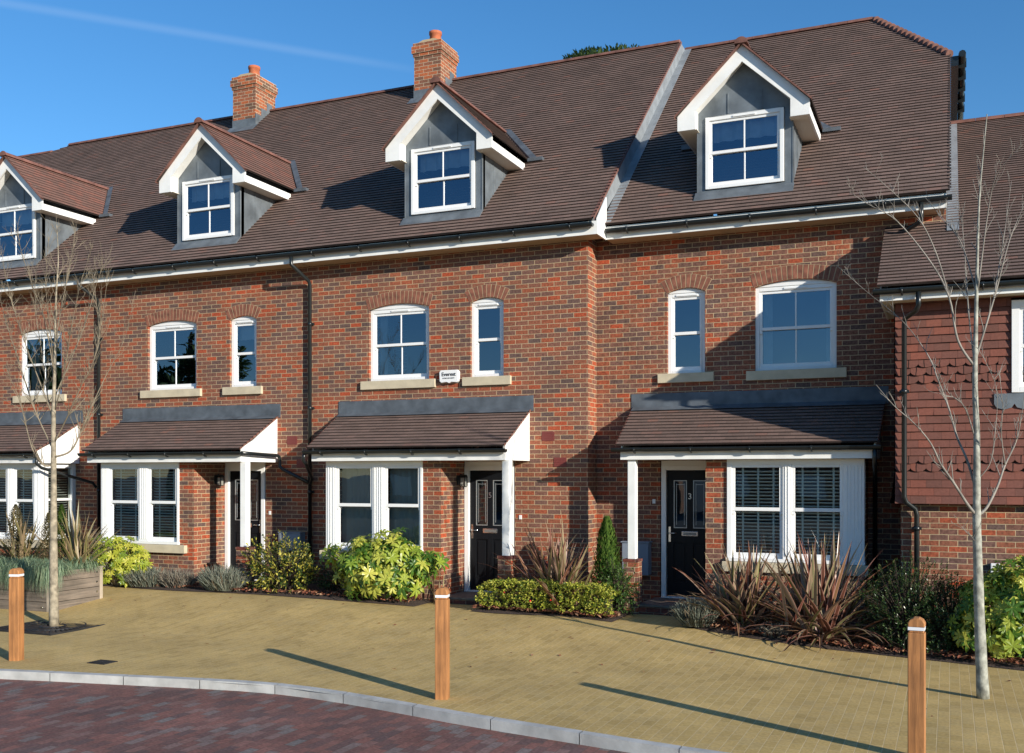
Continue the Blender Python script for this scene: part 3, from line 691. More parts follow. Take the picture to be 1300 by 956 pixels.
def canopy(root, x0, x1, xr0, xr1, D, yf, gable_r=True, gx=None):
    """lean-to porch roof: x0..x1 at the front, xr0..xr1 at the wall plane D; front edge at yf"""
    z0, z1 = 2.655, 3.27; ln = math.hypot(D - yf, z1 - z0); V = Vector((0, D - yf, z1 - z0))
    mb = MB(); sag = .0
    slope(mb, (0, yf, z0), V, ln, lambda v: x0 + (xr0 - x0) * v / ln, lambda v: x1 + (xr1 - x1) * v / ln, gauge=.108, t=.018, seg=.5)
    mb.poly([(x0, yf, z0 - .01), (x1, yf, z0 - .01), (xr1, D, z1 - .01), (xr0, D, z1 - .01)], 1)
    c = mb.build('canopy', [TILE, TILE_EDGE], root)
    for (a, b, s) in ((x1, xr1, 1), (x0, xr0, -1)):              # red verge tiles on each edge
        vg = MB()
        for i in range(12):
            t0, t1 = i / 12, (i + 1) / 12 - .01
            p = lambda t: Vector((a + (b - a) * t, yf + (D - yf) * t, z0 + (z1 - z0) * t))
            q0, q1 = p(t0), p(t1); e = Vector((s * .018, 0, 0)); u = Vector((0, 0, .02)); dn = Vector((0, 0, -.018))
            vg.poly([q0 + u, q1 + u * .4, q1 + u * .4 + e, q0 + u + e]); vg.poly([q0 + u + e, q1 + u * .4 + e, q1 + dn + e, q0 + dn + e])
        vg.build('verge_tiles', RIDGE, c)
    fl = MB(); fl.box(xr0 - .03, xr1 + .06, D - .012, D - .001, z1 - .02, 3.50)
    fl.poly([(xr0, D - .012, z1 + .03), (xr1 + .02, D - .012, z1 + .03), (xr1 + .02, D - .14, z1 - .04), (xr0, D - .14, z1 - .04)])
    fl.build('lead_flashing', LEAD_DK, c)
    fa = MB(); ff = yf + .07
    fa.box(x0 + .04, x1 - .02, ff, ff + .025, 2.435, 2.60)
    for xx in (x0 + .04, x1 - .045):
        fa.prism([(ff + .026, 2.435), (D - .002, 2.435), (D - .002, z1 - .03), (ff + .35, z0 + .16), (ff + .026, z0 + .02)], 'x', xx, xx + .025)
    fa.build('fascia', WHITE_P, c)
    so = MB(); so.box(x0 + .07, x1 - .05, ff + .027, D - .002, 2.435, 2.45); so.build('soffit', CREAM_SOFFIT, c)
    g = gutter('gutter', x0 - .07, x1 + .05, ff - .075, 2.60, c, r=.052, step=.85)
    return c

def post(root, x, y, zt, zb, pw=.125):
    p = MB(); h = pw / 2; p.box(x - h, x + h, y - h, y + h, zb + .01, zt); 
    po = p.build('porch_post', WHITE_P, root, bevel=.008)
    b = MB(); g = zg(x, y); b.box(x - .11, x + .11, y - .11, y + .11, g - .1, zb - .03); b.box(x - .12, x + .12, y - .12, y + .12, zb - .03, zb + .01, 1)
    b.build('brick_pedestal', [BRICK, BRICK_DARK], po)

def step(root, x0, x1, y0, y1):
    s = MB(); s.box(x0, x1, y0, y1, -.1, .235); s.box(x0 - .01, x1 + .01, y0 - .02, y1, .235, .262, 1)
    s.build('doorstep', [BRICK_DARK, STEP], root)

def wall_light(root, x, y, z, face='x'):
    l = MB(); s = 1
    l.box(x, x + .02, y - .04, y + .04, z - .08, z + .08)
    l.tube([(x + .02, y, z + .05), (x + .06, y, z + .1), (x + .11, y, z + .08)], .01, 6)
    l.prism([(y - .055, z + .04), (y + .055, z + .04), (y + .015, z + .09), (y - .015, z + .09)], 'x', x + .055, x + .165)
    for yy in (-.045, .045):
        for xx in (.067, .153): l.box(x + xx - .006, x + xx + .006, y + yy - .006, y + yy + .006, z - .1, z + .04)
    l.box(x + .07, x + .15, y - .04, y + .04, z - .115, z - .1); l.tube([(x + .11, y, z - .115), (x + .11, y, z - .145)], .01, 6)
    o = l.build('wall_light', BLACK, root)
    g = MB(); g.box(x + .075, x + .145, y - .037, y + .037, z - .098, z + .038); g.build('lantern_glass', SPEAKER, o)

def doorbell(root, x, y, z):
    b = MB(); b.box(x - .025, x + .025, y - .012, y - .001, z - .03, z + .04); b.build('doorbell', WHITE, root, bevel=.004)
def airvent(root, x, y, z):
    b = MB(); b.box(x - .11, x + .11, y - .006, y - .001, z - .075, z + .075)
    for i in range(5): b.box(x - .1, x + .1, y - .012, y - .006, z - .06 + i * .028, z - .048 + i * .028)
    b.build('air_vent', VENT, root)

def downpipe(root, pts, r=.034, clips=()):
    p = MB(); p.tube(pts, r, 10)
    for z in clips:
        q = [a for a in pts]; x, y = clips[z]; p.tube([(x, y, z - .03), (x, y, z + .03)], r + .008, 10)
        p.box(x - .06, x + .06, y + .02, y + .06, z - .02, z + .02)
    return p.build('downpipe', BLACK, root)

def eaves(root, x0, x1, D, end_r=None, end_l=None):
    e = MB(); y = D - .37
    e.box(x0, x1, y, y + .022, 5.935, 6.14)
    if end_r is not None: e.prism([(y + .023, 5.935), (y + .023, 6.18), (D + .1, 6.62), (D + .1, 5.935)], 'x', x1 - .025, x1)
    f = e.build('eaves_fascia', WHITE_P, root)
    s = MB(); s.box(x0, x1 - .03, y + .023, D - .001, 5.94, 5.95); s.build('eaves_soffit', SOFFIT, root)

def house(name, label, x0, x1, D, mirror, oz, num, dorm, xoff, right_open=False, left_open=False, z_ops=3.84, group='brick terraced houses in the row'):
    root = thing(name, ((x0 + x1) / 2, D, 0), label, 'house', group)
    return root

P = 4.952
def std_house(k, label, blind, w_curt, num):
    """the two middle houses: bay on the left, porch on the right. k = number of bays to the left"""
    o = -P * k; x0, x1, D = -5.23 + o, .01 + o, 0.0
    if k: x1 = -5.23
    root = thing('terraced_house', ((x0 + x1) / 2, D, 0), label, 'house', 'brick terraced houses of the row')
    big = (-4.012 + o, -2.835 + o); sm = (-2.058 + o, -1.453 + o)
    w = MB(); e = .004
    ops = [(big[0], big[1], 3.84, 5.075, .085), (sm[0], sm[1], 3.84, 5.075, .075), (-2.19 + o, -1.25 + o, .25, 2.43, 0), (-4.2 + o, -2.6 + o, .4, 2.38, 0)]
    wall_y(w, x0, x1, -.3, 6.1, D, ops)
    r_in = x1 if k == 0 else x1 - e
    w.poly([(r_in, D, -.3), (r_in, D + 10.4, -.3), (r_in, D + 10.4, 6.1), (r_in, D, 6.1)])
    w.poly([(x0 + e, D, -.3), (x0 + e, D + 10.4, -.3), (x0 + e, D + 10.4, 6.1), (x0 + e, D, 6.1)])
    w.poly([(x0, D + 10.4, -.3), (x1, D + 10.4, -.3), (x1, D + 10.4, 6.1), (x0, D + 10.4, 6.1)])
    w.build('wall', BRICK, root)
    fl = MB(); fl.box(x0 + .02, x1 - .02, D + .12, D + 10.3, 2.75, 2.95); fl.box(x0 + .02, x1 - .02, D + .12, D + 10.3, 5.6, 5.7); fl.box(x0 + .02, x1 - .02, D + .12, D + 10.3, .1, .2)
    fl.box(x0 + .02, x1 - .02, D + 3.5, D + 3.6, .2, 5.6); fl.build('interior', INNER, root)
    # roof
    rx1 = .22 if k == 0 else x1
    mb = MB(); slope(mb, (0, D + EY, EZ), VR, RL, lambda v: x0 + (.0), lambda v: rx1, seg=.5)
    mb.poly([(x0, D + RY, RZ), (rx1, D + RY, RZ), (rx1, D + 2 * RY - EY, EZ), (x0, D + 2 * RY - EY, EZ)], 1)
    mb.poly([(x0, D + EY, EZ - .012), (rx1, D + EY, EZ - .012), (rx1, D + RY, RZ - .012), (x0, D + RY, RZ - .012)], 1)
    roof = mb.build('roof', [TILE, TILE_EDGE], root)
    rg = MB(); ridge_run(rg, x0, rx1, D + RY, RZ); rg.build('ridge_tiles', RIDGE, roof)
    if k == 0:      # upstand to the lower roof of the next house, lead clad, with red verge tiles
        D3 = .437; up = MB()
        up.prism([(D + EY + .06, EZ - .02), (D + EY + .06, EZ - .2), (D3 + RY, RZ - .45), (D3 + RY, RZ - .02), (D + RY, RZ - .005)], 'x', rx1 - .05, rx1 + .005)
        up.prism([(D3 + EY + .02, EZ + .022), (D3 + RY - .05, RZ + .01), (D3 + RY - .05, RZ + .02), (D3 + EY + .02, EZ + .034)], 'x', rx1 + .006, rx1 + .15)
        up.build('lead_upstand', LEAD_LT, roof)
        vt = MB(); n = 70
        for i in range(n):
            t0, t1 = i / n, (i + .93) / n
            a = Vector((rx1, D + EY + (RY - EY) * t0, EZ + (RZ - EZ) * t0)); b = Vector((rx1, D + EY + (RY - EY) * t1, EZ + (RZ - EZ) * t1))
            u = Vector((0, 0, .026)); ex = Vector((.03, 0, 0)); dn = Vector((0, 0, -.03))
            vt.poly([a + u - ex, b + u * .5 - ex, b + u * .5 + ex, a + u + ex]); vt.poly([a + u + ex, b + u * .5 + ex, b + dn + ex, a + dn + ex])
        vt.build('verge_tiles', RIDGE, roof)
    dormer(root, -2.6 + o, D)
    chimney(root, x0 - .07, D)
    eaves(root, x0, rx1 + (.07 if k == 0 else 0), D, end_r=1 if k == 0 else None)
    gutter('gutter', x0, rx1 + (.02 if k == 0 else 0), D - .44, 6.09, root)
    # first floor windows
    wy = D + .055
    sash(root, 'window', big[0], big[1], 3.84, 5.075, wy, rise=.085, sill=(-4.16 + o, -2.70 + o, 3.69, 3.835, D), arch=D, curt=w_curt)
    sash(root, 'window', sm[0], sm[1], 3.84, 5.075, wy, rise=.075, bar=0, sill=(-2.19 + o, -1.31 + o, 3.69, 3.835, D), arch=D, curt=[(.1, .9, .72, .95)] if k else None)
    # bay
    by = -.85; b = MB()
    b.box(-4.31 + o, -2.5 + o, by, by + .1, -.2, .80); b.box(-2.5 + o, -2.171 + o, by, D - .001, -.2, 2.432); b.box(-4.32 + o, -4.22 + o, by + .121, D - .001, -.2, 2.432)
    b.box(-2.62 + o, -2.501 + o, by + .3, D - .001, -.1, 2.43)
    b.build('bay_wall', BRICK, root)
    s = MB(); s.box(-4.42 + o, -2.32 + o, by - .08, by + .06, .80, .945); sl = s
    bw = bay_window(root, -4.322 + o, -2.498 + o, .95, 2.432, by - .03, None, [(-4.13 + o, -3.42 + o), (-3.20 + o, -2.535 + o)], blind)
    s.build('sill', STONE, bw, bevel=.006)
    canopy(root, -4.53 + o, -.97 + o, -4.60 + o, -.98 + o, D, -1.12)
    post(root, -.985 + o, -.93, 2.43, .95)
    step(root, -2.16 + o, -1.0 + o, -.86, -.03)
    door(root, -2.165 + o, -1.27 + o, D + .02, .285, num, 1 if k else -1)
    wall_light(root, -2.17 + o, -.26, 2.12)
    doorbell(root, -1.15 + o, D, 1.51)
    airvent(root, -.67 + o, D, 2.83); airvent(root, -.46 + o, D, 2.41)
    return root

h5 = std_house(0, 'brick terraced house with alarm box on the wall and door number 5', 0, [(.08, .22, .05, .95), (.9, .98, .05, .95)], '5')
h7 = std_house(1, 'brick terraced house with pale grey meter box beside its porch and drawn venetian blinds', 1, None, None)
# alarm box
ab_ = MB(); ab_.prism([(-2.60, 3.78), (-2.57, 3.755), (-2.47, 3.765), (-2.425, 3.745), (-2.38, 3.765), (-2.28, 3.755), (-2.25, 3.78), (-2.245, 3.93), (-2.27, 3.965), (-2.58, 3.965), (-2.605, 3.93)], 'y', -.075, -.002)
ab_o = ab_.build('alarm_box', WHITE, h5, bevel=.008)
text('Everest', .088, TXT, (-2.425, -.079, 3.893), (R(90), 0, 0), ab_o, 'alarm_lettering', .001)
text('HOME SECURITY', .030, TXTG, (-2.425, -.079, 3.828), (R(90), 0, 0), ab_o, 'alarm_lettering', .001)
mbx = MB(); mbx.box(-5.80, -5.34, -.16, -.002, .62, 1.17); mbx.box(-5.81, -5.33, -.175, -.0025, 1.17, 1.185); mbx.box(-5.77, -5.37, -.168, -.161, .66, 1.13); mbx.build('meter_box', BOXM, h7, bevel=.006)
# downpipes on the party lines
def party_pipe(root, x, D):
    downpipe(root, [(x - .13, D - .44, 6.04), (x - .13, D - .44, 5.9), (x - .10, D - .40, 5.86), (x + .0, D - .1, 5.66), (x, D - .06, 5.6), (x, D - .06, .1)], clips={4.9: (x, D - .06), 3.4: (x, D - .06), 1.9: (x, D - .06)})
party_pipe(h5, -5.20, 0); party_pipe(h7, -5.20 - P, 0)
def porch_pipe(root, xa, ya, xb):
    downpipe(root, [(xa, ya - .02, 2.585), (xa + .015, ya + .3, 2.575), (xa + .02, -.12, 2.555), (xa + .03, -.08, 2.52), (xa + .03, -.08, 2.36), (xa + .1, -.07, 2.30), (xb, -.07, 2.07)], r=.032)
porch_pipe(h7, -5.865, -1.1, -5.22)
downpipe(h5, [(-4.6, -1.1, 2.58), (-4.62, -1.1, 2.45), (-4.7, -.9, 2.38), (-5.12, -.12, 2.15), (-5.18, -.07, 2.05)], r=.03)

# ---- right terraced house (number 3), set back, bay on the right, half-hipped end
D3 = .437
h3 = thing('terraced_house', (2.6, D3, 0), 'brick terraced house, set back with a half-hipped roof end and door number 3', 'house', 'brick terraced houses of the row')
w = MB(); X0, X1 = .016, 5.25
ops3 = [(1.184, 1.788, 3.81, 5.075, .075), (2.554, 3.754, 3.80, 5.075, .085), (1.07, 1.985, .25, 2.43, 0), (2.35, 4.1, .4, 2.38, 0)]
wall_y(w, X0, X1, -.3, 6.1, D3, ops3)
w.poly([(X0, D3, -.3), (X0, D3 + 10.4, -.3), (X0, D3 + 10.4, 6.1), (X0, D3, 6.1)])
w.poly([(X0, D3 + 10.4, -.3), (X1, D3 + 10.4, -.3), (X1, D3 + 10.4, 6.1), (X0, D3 + 10.4, 6.1)])
w.poly([(X1, D3, -.3), (X1, D3 + 10.4, -.3), (X1, D3 + 10.4, 6.1), (X1, D3 + 6.7, 9.40), (X1, D3 + 3.85, 9.40), (X1, D3, 6.1)])
w.build('wall', BRICK, h3)
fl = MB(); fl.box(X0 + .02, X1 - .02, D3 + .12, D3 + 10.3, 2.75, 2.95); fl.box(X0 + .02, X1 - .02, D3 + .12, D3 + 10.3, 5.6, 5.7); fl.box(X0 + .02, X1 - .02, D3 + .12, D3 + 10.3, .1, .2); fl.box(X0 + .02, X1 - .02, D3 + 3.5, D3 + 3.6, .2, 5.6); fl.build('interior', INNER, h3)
HX, HZh, HXT = 5.30, 9.47, 3.93                 # half-hip: verge x, its eave height, ridge end x
vh = (HZh - EZ) / math.sin(PITCH)
mb = MB()
slope(mb, (0, D3 + EY, EZ), VR, RL, lambda v: .23, lambda v: HX if v <= vh else HX + (HXT - HX) * (v - vh) / (RL - vh), seg=.5)
yA, yB2 = D3 + EY + (HZh - EZ) / .87, D3 + 2 * RY - EY - (HZh - EZ) / .87
hv = Vector((HXT - HX, 0, RZ - HZh)); hl = hv.length
slope(mb, (HX, yA, HZh), hv, hl, lambda v: (D3 + RY - yA) * v / hl, lambda v: (yB2 - yA) - (yB2 - D3 - RY) * v / hl, U=Vector((0, 1, 0)))
mb.poly([(.23, D3 + RY, RZ), (HXT, D3 + RY, RZ), (HX, yB2, HZh), (HX, D3 + 2 * RY - EY, EZ), (.23, D3 + 2 * RY - EY, EZ)], 1)
mb.poly([(.23, D3 + EY, EZ - .012), (HX, D3 + EY, EZ - .012), (HX, yA, HZh - .012), (HXT, D3 + RY, RZ - .012), (.23, D3 + RY, RZ - .012)], 1)
roof3 = mb.build('roof', [TILE, TILE_EDGE], h3)
rg = MB(); ridge_run(rg, .23, HXT, D3 + RY, RZ); rg.build('ridge_tiles', RIDGE, roof3)
bh = MB(); n = 18
for i in range(n):      # bonnet hip tiles
    a = Vector((HX, yA, HZh)).lerp(Vector((HXT, D3 + RY, RZ)), i / n); b = Vector((HX, yA, HZh)).lerp(Vector((HXT, D3 + RY, RZ)), (i + .96) / n)
    bh.tube([a + Vector((0, 0, .015)), b + Vector((0, 0, -.012))], [.075, .06], 8)
bh.build('bonnet_tiles', RIDGE, roof3)
vt = MB(); n = 52
for i in range(n):
    t0, t1 = i / n, (i + .93) / n; A = Vector((HX, D3 + EY, EZ)); B = Vector((HX, yA, HZh)); a, b = A.lerp(B, t0), A.lerp(B, t1)
    u = Vector((0, 0, .024)); ex = Vector((.02, 0, 0)); dn = Vector((0, 0, -.035))
    vt.poly([a + u - ex, b + u * .5 - ex, b + u * .5 + ex, a + u + ex]); vt.poly([a + u + ex, b + u * .5 + ex, b + dn + ex, a + dn + ex])
vt.build('verge_tiles', TILE_EDGE, roof3)
gh = MB(); gh.tube([(HX + .2, yA - .05, HZh - .02), (HX + .2, yB2, HZh - .02)], .06, 8); gh.box(HX + .02, HX + .14, yA, yB2, HZh - .2, HZh - .03)
for i in range(5): gh.box(HX + .1, HX + .27, yA + .3 + i * .6, yA + .34 + i * .6, HZh - .13, HZh + .02)
gh.build('hip_gutter', BLACK, roof3)
dormer(h3, 2.385, D3)
eaves(h3, .29, 5.26, D3)
gutter('gutter', .31, 5.33, D3 - .44, 6.07, h3)
wy = D3 + .055
sash(h3, 'window', 1.184, 1.788, 3.81, 5.075, wy, rise=.075, bar=0, sill=(1.04, 1.93, 3.66, 3.805, D3), arch=D3)
sash(h3, 'window', 2.554, 3.754, 3.80, 5.075, wy, rise=.085, sill=(2.43, 3.90, 3.65, 3.795, D3), arch=D3, curt=[(.08, .2, .05, .95), (.86, .95, .05, .95)])
by = -.42; b = MB()
b.box(2.305, 4.19, by, by + .1, -.2, .80); b.box(1.985, 2.303, by, D3 - .001, -.2, 2.432); b.box(4.10, 4.20, by + .16, D3 - .001, -.2, 2.432)
b.build('bay_wall', BRICK, h3)
s = MB(); s.box(2.24, 4.26, by - .08, by + .06, .80, .945)
bw = bay_window(h3, 2.304, 4.21, .95, 2.432, by - .03, None, [(2.37, 3.10), (3.22, 3.93)], 2)
s.build('sill', STONE, bw, bevel=.006)
canopy(h3, .70, 4.39, .63, 4.42, D3, -.70)
post(h3, .90, -.52, 2.43, .93)
step(h3, 1.0, 2.0, -.56, D3 - .03)
door(h3, 1.09, 1.985, D3 + .02, .285, '3', -1)
doorbell(h3, .62 + .35, D3, 1.78)
mbx = MB(); mbx.box(.50, .93, D3 - .2, D3 - .002, .62, 1.13, 0); mbx.box(.48, .95, D3 - .22, D3 - .0025, 1.13, 1.15, 0); mbx.build('meter_box', BOXM, h3, bevel=.006)
downpipe(h3, [(4.93, D3 - .44, 6.02), (4.93, D3 - .44, 5.80), (4.90, D3 - .40, 5.75), (4.72, D3 - .2, 5.70), (4.55, D3 - .1, 5.68)], r=.034)
downpipe(h3, [(4.36, -.70, 2.58), (4.36, -.70, 2.40), (4.36, -.62, 2.3), (4.30, D3 - .07, 2.0), (4.30, D3 - .07, .1)], r=.03)

# ---- left terraced house (number 9): like number 3 but its bay has a glazed return
x0, x1, D = -15.15, -10.182, 0
h9 = thing('terraced_house', ((x0 + x1) / 2, D, 0), 'brick terraced house at the left edge, behind the planter, its bay glazed round the corner', 'house', 'brick terraced houses of the row')
w = MB(); ops9 = [(-12.36, -11.19, 3.84, 5.10, .085), (-13.9, -13.3, 3.84, 5.10, .075), (-14.3, -13.4, .25, 2.43, 0), (-13.0, -10.95, .4, 2.38, 0)]
wall_y(w, x0, x1, -.3, 6.1, D, ops9)
for x in (x0 + .004, x1 - .004): w.poly([(x, D, -.3), (x, D + 10.4, -.3), (x, D + 10.4, 6.1), (x, D, 6.1)])
w.poly([(x0, D + 10.4, -.3), (x1, D + 10.4, -.3), (x1, D + 10.4, 6.1), (x0, D + 10.4, 6.1)])
w.build('wall', BRICK, h9)
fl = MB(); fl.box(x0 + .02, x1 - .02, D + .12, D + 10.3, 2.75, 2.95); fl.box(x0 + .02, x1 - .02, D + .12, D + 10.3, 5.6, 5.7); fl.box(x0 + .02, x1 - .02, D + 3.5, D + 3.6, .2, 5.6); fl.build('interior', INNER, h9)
mb = MB(); xr = -16.45
slope(mb, (0, D + EY, EZ), VR, RL, lambda v: x0 if v < RL - .62 else x0, lambda v: x1, seg=.5)
mb.poly([(x0, D + RY, RZ), (x1, D + RY, RZ), (x1, D + 2 * RY - EY, EZ), (x0, D + 2 * RY - EY, EZ)], 1)
mb.poly([(x0, D + EY, EZ - .012), (x1, D + EY, EZ - .012), (x1, D + RY, RZ - .012), (x0, D + RY, RZ - .012)], 1)
roof9 = mb.build('roof', [TILE, TILE_EDGE], h9)
rg = MB(); ridge_run(rg, x0, x1, D + RY, RZ); rg.build('ridge_tiles', RIDGE, roof9)
dormer(h9, -12.57, D)
eaves(h9, x0, x1, D); gutter('gutter', x0, x1, D - .44, 6.09, h9)
wy = D + .055
sash(h9, 'window', -12.36, -11.19, 3.84, 5.10, wy, rise=.085, sill=(-12.5, -11.06, 3.69, 3.835, D), arch=D, curt=[(.08, .3, .05, .95)])
sash(h9, 'window', -13.9, -13.3, 3.84, 5.10, wy, rise=.075, bar=0, sill=(-14.04, -13.16, 3.69, 3.835, D), arch=D)
by = -.85; b = MB(); b.box(-13.1, -10.82, by, by + .1, -.2, .80); b.box(-10.92, -10.82, by + .101, D - .001, -.2, .80); b.box(-13.2, -13.1, by, D - .001, -.2, 2.43)
b.build('bay_wall', BRICK, h9)
bw = bay_window(h9, -13.1, -10.815, .95, 2.432, by - .03, None, [(-12.95, -12.30), (-12.18, -11.70), (-11.52, -10.99)], 1)
# glazed return of the bay, facing right
g9 = MB(); g9.box(-10.93, -10.815, -.78, -.68, .95, 2.432); g9.box(-10.93, -10.815, -.09, -.002, .95, 2.432); g9.box(-10.92, -10.82, -.68, -.09, 2.34, 2.432); g9.box(-10.92, -10.82, -.68, -.09, .95, 1.05); g9.box(-10.90, -10.84, -.68, -.09, 1.70, 1.745)
g9.build('return_frame', WHITE, bw, bevel=.004)
gp = MB(); gp.poly([(-10.87, -.68, 1.05), (-10.87, -.09, 1.05), (-10.87, -.09, 2.34), (-10.87, -.68, 2.34)]); gp.build('pane', GLASS_LO, bw)
gb = MB()
for i in range(25): z = 1.06 + i * .05; gb.poly([(-10.93, -.67, z + .01), (-10.93, -.1, z + .01), (-10.97, -.1, z - .01), (-10.97, -.67, z - .01)])
gb.build('blind', BLINDM, bw)
s = MB(); s.box(-13.15, -10.74, by - .08, by + .06, .80, .945); s.build('sill', STONE, bw, bevel=.006)
canopy(h9, -14.6, -10.70, -14.6, -10.68, D, -1.12)
post(h9, -14.5, -.93, 2.43, .95)
door(h9, -14.3, -13.4, D + .02, .285, None, -1)
downpipe(h9, [(-10.66, -1.1, 2.58), (-10.66, -1.1, 2.42), (-10.64, -1.0, 2.34), (-10.25, -.12, 2.05), (-10.2, -.07, 1.95)], r=.03)

# ---- next house along, beyond the frame at its left, its lower ridge shows
hl_ = thing('terraced_house', (-18.6, 0, 0), 'far left house of the row, only its slightly lower roof ridge in view', 'house', 'brick terraced houses of the row')
w = MB(); wall_y(w, -22, -15.155, -.3, 6.1, 0, [(-20.5, -19.3, 3.84, 5.1, .085), (-20.5, -19.0, .95, 2.4, 0)])
w.poly([(-22, 0, -.3), (-22, 10.4, -.3), (-22, 10.4, 6.1), (-22, 5.2, 10.8), (-22, 0, 6.1)]); w.poly([(-22, 10.4, -.3), (-15.155, 10.4, -.3), (-15.155, 10.4, 6.1), (-22, 10.4, 6.1)])
w.build('wall', BRICK, hl_)
mb = MB(); v2 = RL - .27
slope(mb, (0, EY, EZ), VR, v2, lambda v: -22.1, lambda v: -15.155)
slope(mb, Vector((0, EY, EZ)) + VR * v2, VR, .27, lambda v: -16.9 + .45 * v / .27, lambda v: -15.155)
mb.poly([(-22.1, RY - .17, RZ - .18), (-15.155, RY - .17, RZ - .18), (-15.155, 2 * RY - EY, EZ), (-22.1, 2 * RY - EY, EZ)], 1)
mb.poly([(-16.45, RY, RZ), (-15.155, RY, RZ), (-15.155, 2 * RY - EY, EZ), (-16.45, 2 * RY - EY, EZ)], 1)
rl = mb.build('roof', [TILE, TILE_EDGE], hl_)
rg = MB(); ridge_run(rg, -16.45, -15.155, RY, RZ); rg.build('ridge_tiles', RIDGE, rl); rg = MB(); ridge_run(rg, -22.1, -16.9, RY - .19, RZ - .19); rg.build('ridge_tiles', RIDGE, rl)
sash(hl_, 'window', -20.5, -19.3, 3.84, 5.1, .055, rise=.085, sill=(-20.6, -19.2, 3.69, 3.835, 0), arch=0.0)
sash(hl_, 'window', -20.5, -19.0, .95, 2.4, .055, sill=(-20.6, -18.9, .8, .945, 0))
eaves(hl_, -22, -15.155, 0); gutter('gutter', -22, -15.155, -.44, 6.09, hl_)

# ---- tile-hung house on the right, standing forward
ht = thing('tile_hung_house', (7.5, -.9, 0), 'forward-standing house with red tile-hung upper wall over brick, right edge', 'house')
RTX1 = 11.5; w = MB(); wyb = -.9
wall_y(w, 4.70, RTX1, -.3, 1.86, wyb, [(7.4, 9.0, .9, 1.8, 0)])
w.poly([(4.70, wyb, -.3), (4.70, D3 - .002, -.3), (4.70, D3 - .002, 4.6), (4.70, wyb, 4.6)])
w.poly([(RTX1, wyb, -.3), (RTX1, 10, -.3), (RTX1, 10, 4.6), (RTX1, 4.6, 8.3), (RTX1, wyb, 4.6)]); w.poly([(5.26, 10, -.3), (RTX1, 10, -.3), (RTX1, 10, 4.6), (5.26, 10, 4.6)])
w.build('wall', BRICK, ht)
# tile hanging: rows of plain tiles with a band of club tiles
th = MB(); ty = -.975; TX0 = 4.635; g = .105; nrow = 26; zb0 = 1.83
WX = (6.02, 7.25, 3.25, 4.42)      # window
def trow(i):
    z0 = zb0 + i * g; k = 0; off_ = (.095 if i % 2 else 0)
    flare = .055 * max(0, 1 - i / 4.0) ** 1.5
    x = TX0 - off_
    club = i in (4, 5, 15, 16, 17)
    while x < RTX1:
        a, b = max(x, TX0), min(x + .188, RTX1); x += .19
        if b - a < .02: continue
        if z0 + g > WX[2] - .02 and z0 < WX[3] and b > WX[0] and a < WX[1]:
            if a < WX[0] - .03: b = WX[0] - .002
            elif b > WX[1] + .03: a = WX[1] + .002
            else: continue
        j = random.uniform(0, .006); yb_ = ty - .024 - j - flare; yt = ty - .004 - flare * .75
        uv = lambda X, Z: (X * 1.0, Z)
        uo = .19 * random.randint(0, 4000) + .055
        if club and b - a > .15:
            zt_ = z0 + g; xm = (a + b) / 2; pts = [(a, z0 + .042), (a + .014, z0 + .022), (a + .042, z0 + .005), (xm, z0 - .004), (b - .042, z0 + .005), (b - .014, z0 + .022), (b, z0 + .042), (b, zt_), (a, zt_)]
            Yf = lambda z: yb_ - .006 + (yt - yb_) * (z - z0) / g
            fr = [(px, Yf(pz), pz) for px, pz in pts]; th.poly(fr, 0, [(uo + .02 + (px - a) * .25, .05) for px, pz in pts])
            for q in range(6):
                A, B = fr[q], fr[q + 1]; th.poly([A, B, (B[0], ty + .0, B[2]), (A[0], ty + .0, A[2])], 1)
        else:
            th.poly([(a, yb_, z0), (b, yb_, z0), (b, yt, z0 + g), (a, yt, z0 + g)], 0, [(uo + .02, .05)] * 4)
            th.poly([(a, yb_, z0), (b, yb_, z0), (b, ty + .01, z0 + .004), (a, ty + .01, z0 + .004)], 1)
        if a == TX0: th.poly([(a, yb_, z0), (a, yt, z0 + g), (a, ty + .03, z0 + g), (a, ty + .03, z0)], 1)
for i in range(nrow): trow(i)
th.poly([(TX0 + .002, ty, zb0 + .01), (WX[0], ty, zb0 + .01), (WX[0], ty, 4.56), (TX0 + .002, ty, 4.56)], 1)
th.poly([(WX[1], ty, zb0 + .01), (RTX1, ty, zb0 + .01), (RTX1, ty, 4.56), (WX[1], ty, 4.56)], 1); th.poly([(WX[0], ty, zb0 + .01), (WX[1], ty, zb0 + .01), (WX[1], ty, WX[2]), (WX[0], ty, WX[2])], 1)
th.poly([(TX0, ty + .03, zb0), (RTX1, ty + .03, zb0), (RTX1, wyb + .001, zb0 + .0), (TX0, wyb + .001, zb0)], 1)
# left flank of the tile hanging, facing the set-back house
rl_ = 1.38; y_ = -.975
for i in range(nrow):
    z0 = zb0 + i * g; y = ty
    flare = .055 * max(0, 1 - i / 4.0) ** 1.5
    while y < D3 - .02:
        b = min(y + .188, D3 - .003); j = random.uniform(0, .005)
        th.poly([(TX0 - .016 - j - flare, y, z0), (TX0 - .016 - j - flare, b, z0), (TX0 - flare * .75, b, z0 + g), (TX0 - flare * .75, y, z0 + g)], 0, [(.19 * random.randint(0, 4000) + .09, .05)] * 4)
        th.poly([(TX0 - .016 - j - flare, y, z0), (TX0 - .016 - j - flare, b, z0), (TX0 + .07, b, z0), (TX0 + .07, y, z0)], 1)
        y += .19
th.poly([(TX0, ty, zb0), (TX0, D3 - .004, zb0), (TX0, D3 - .004, 4.5), (TX0, ty, 4.5)], 1)
th.build('tile_hanging', [RTILE, TILE_EDGE], ht)
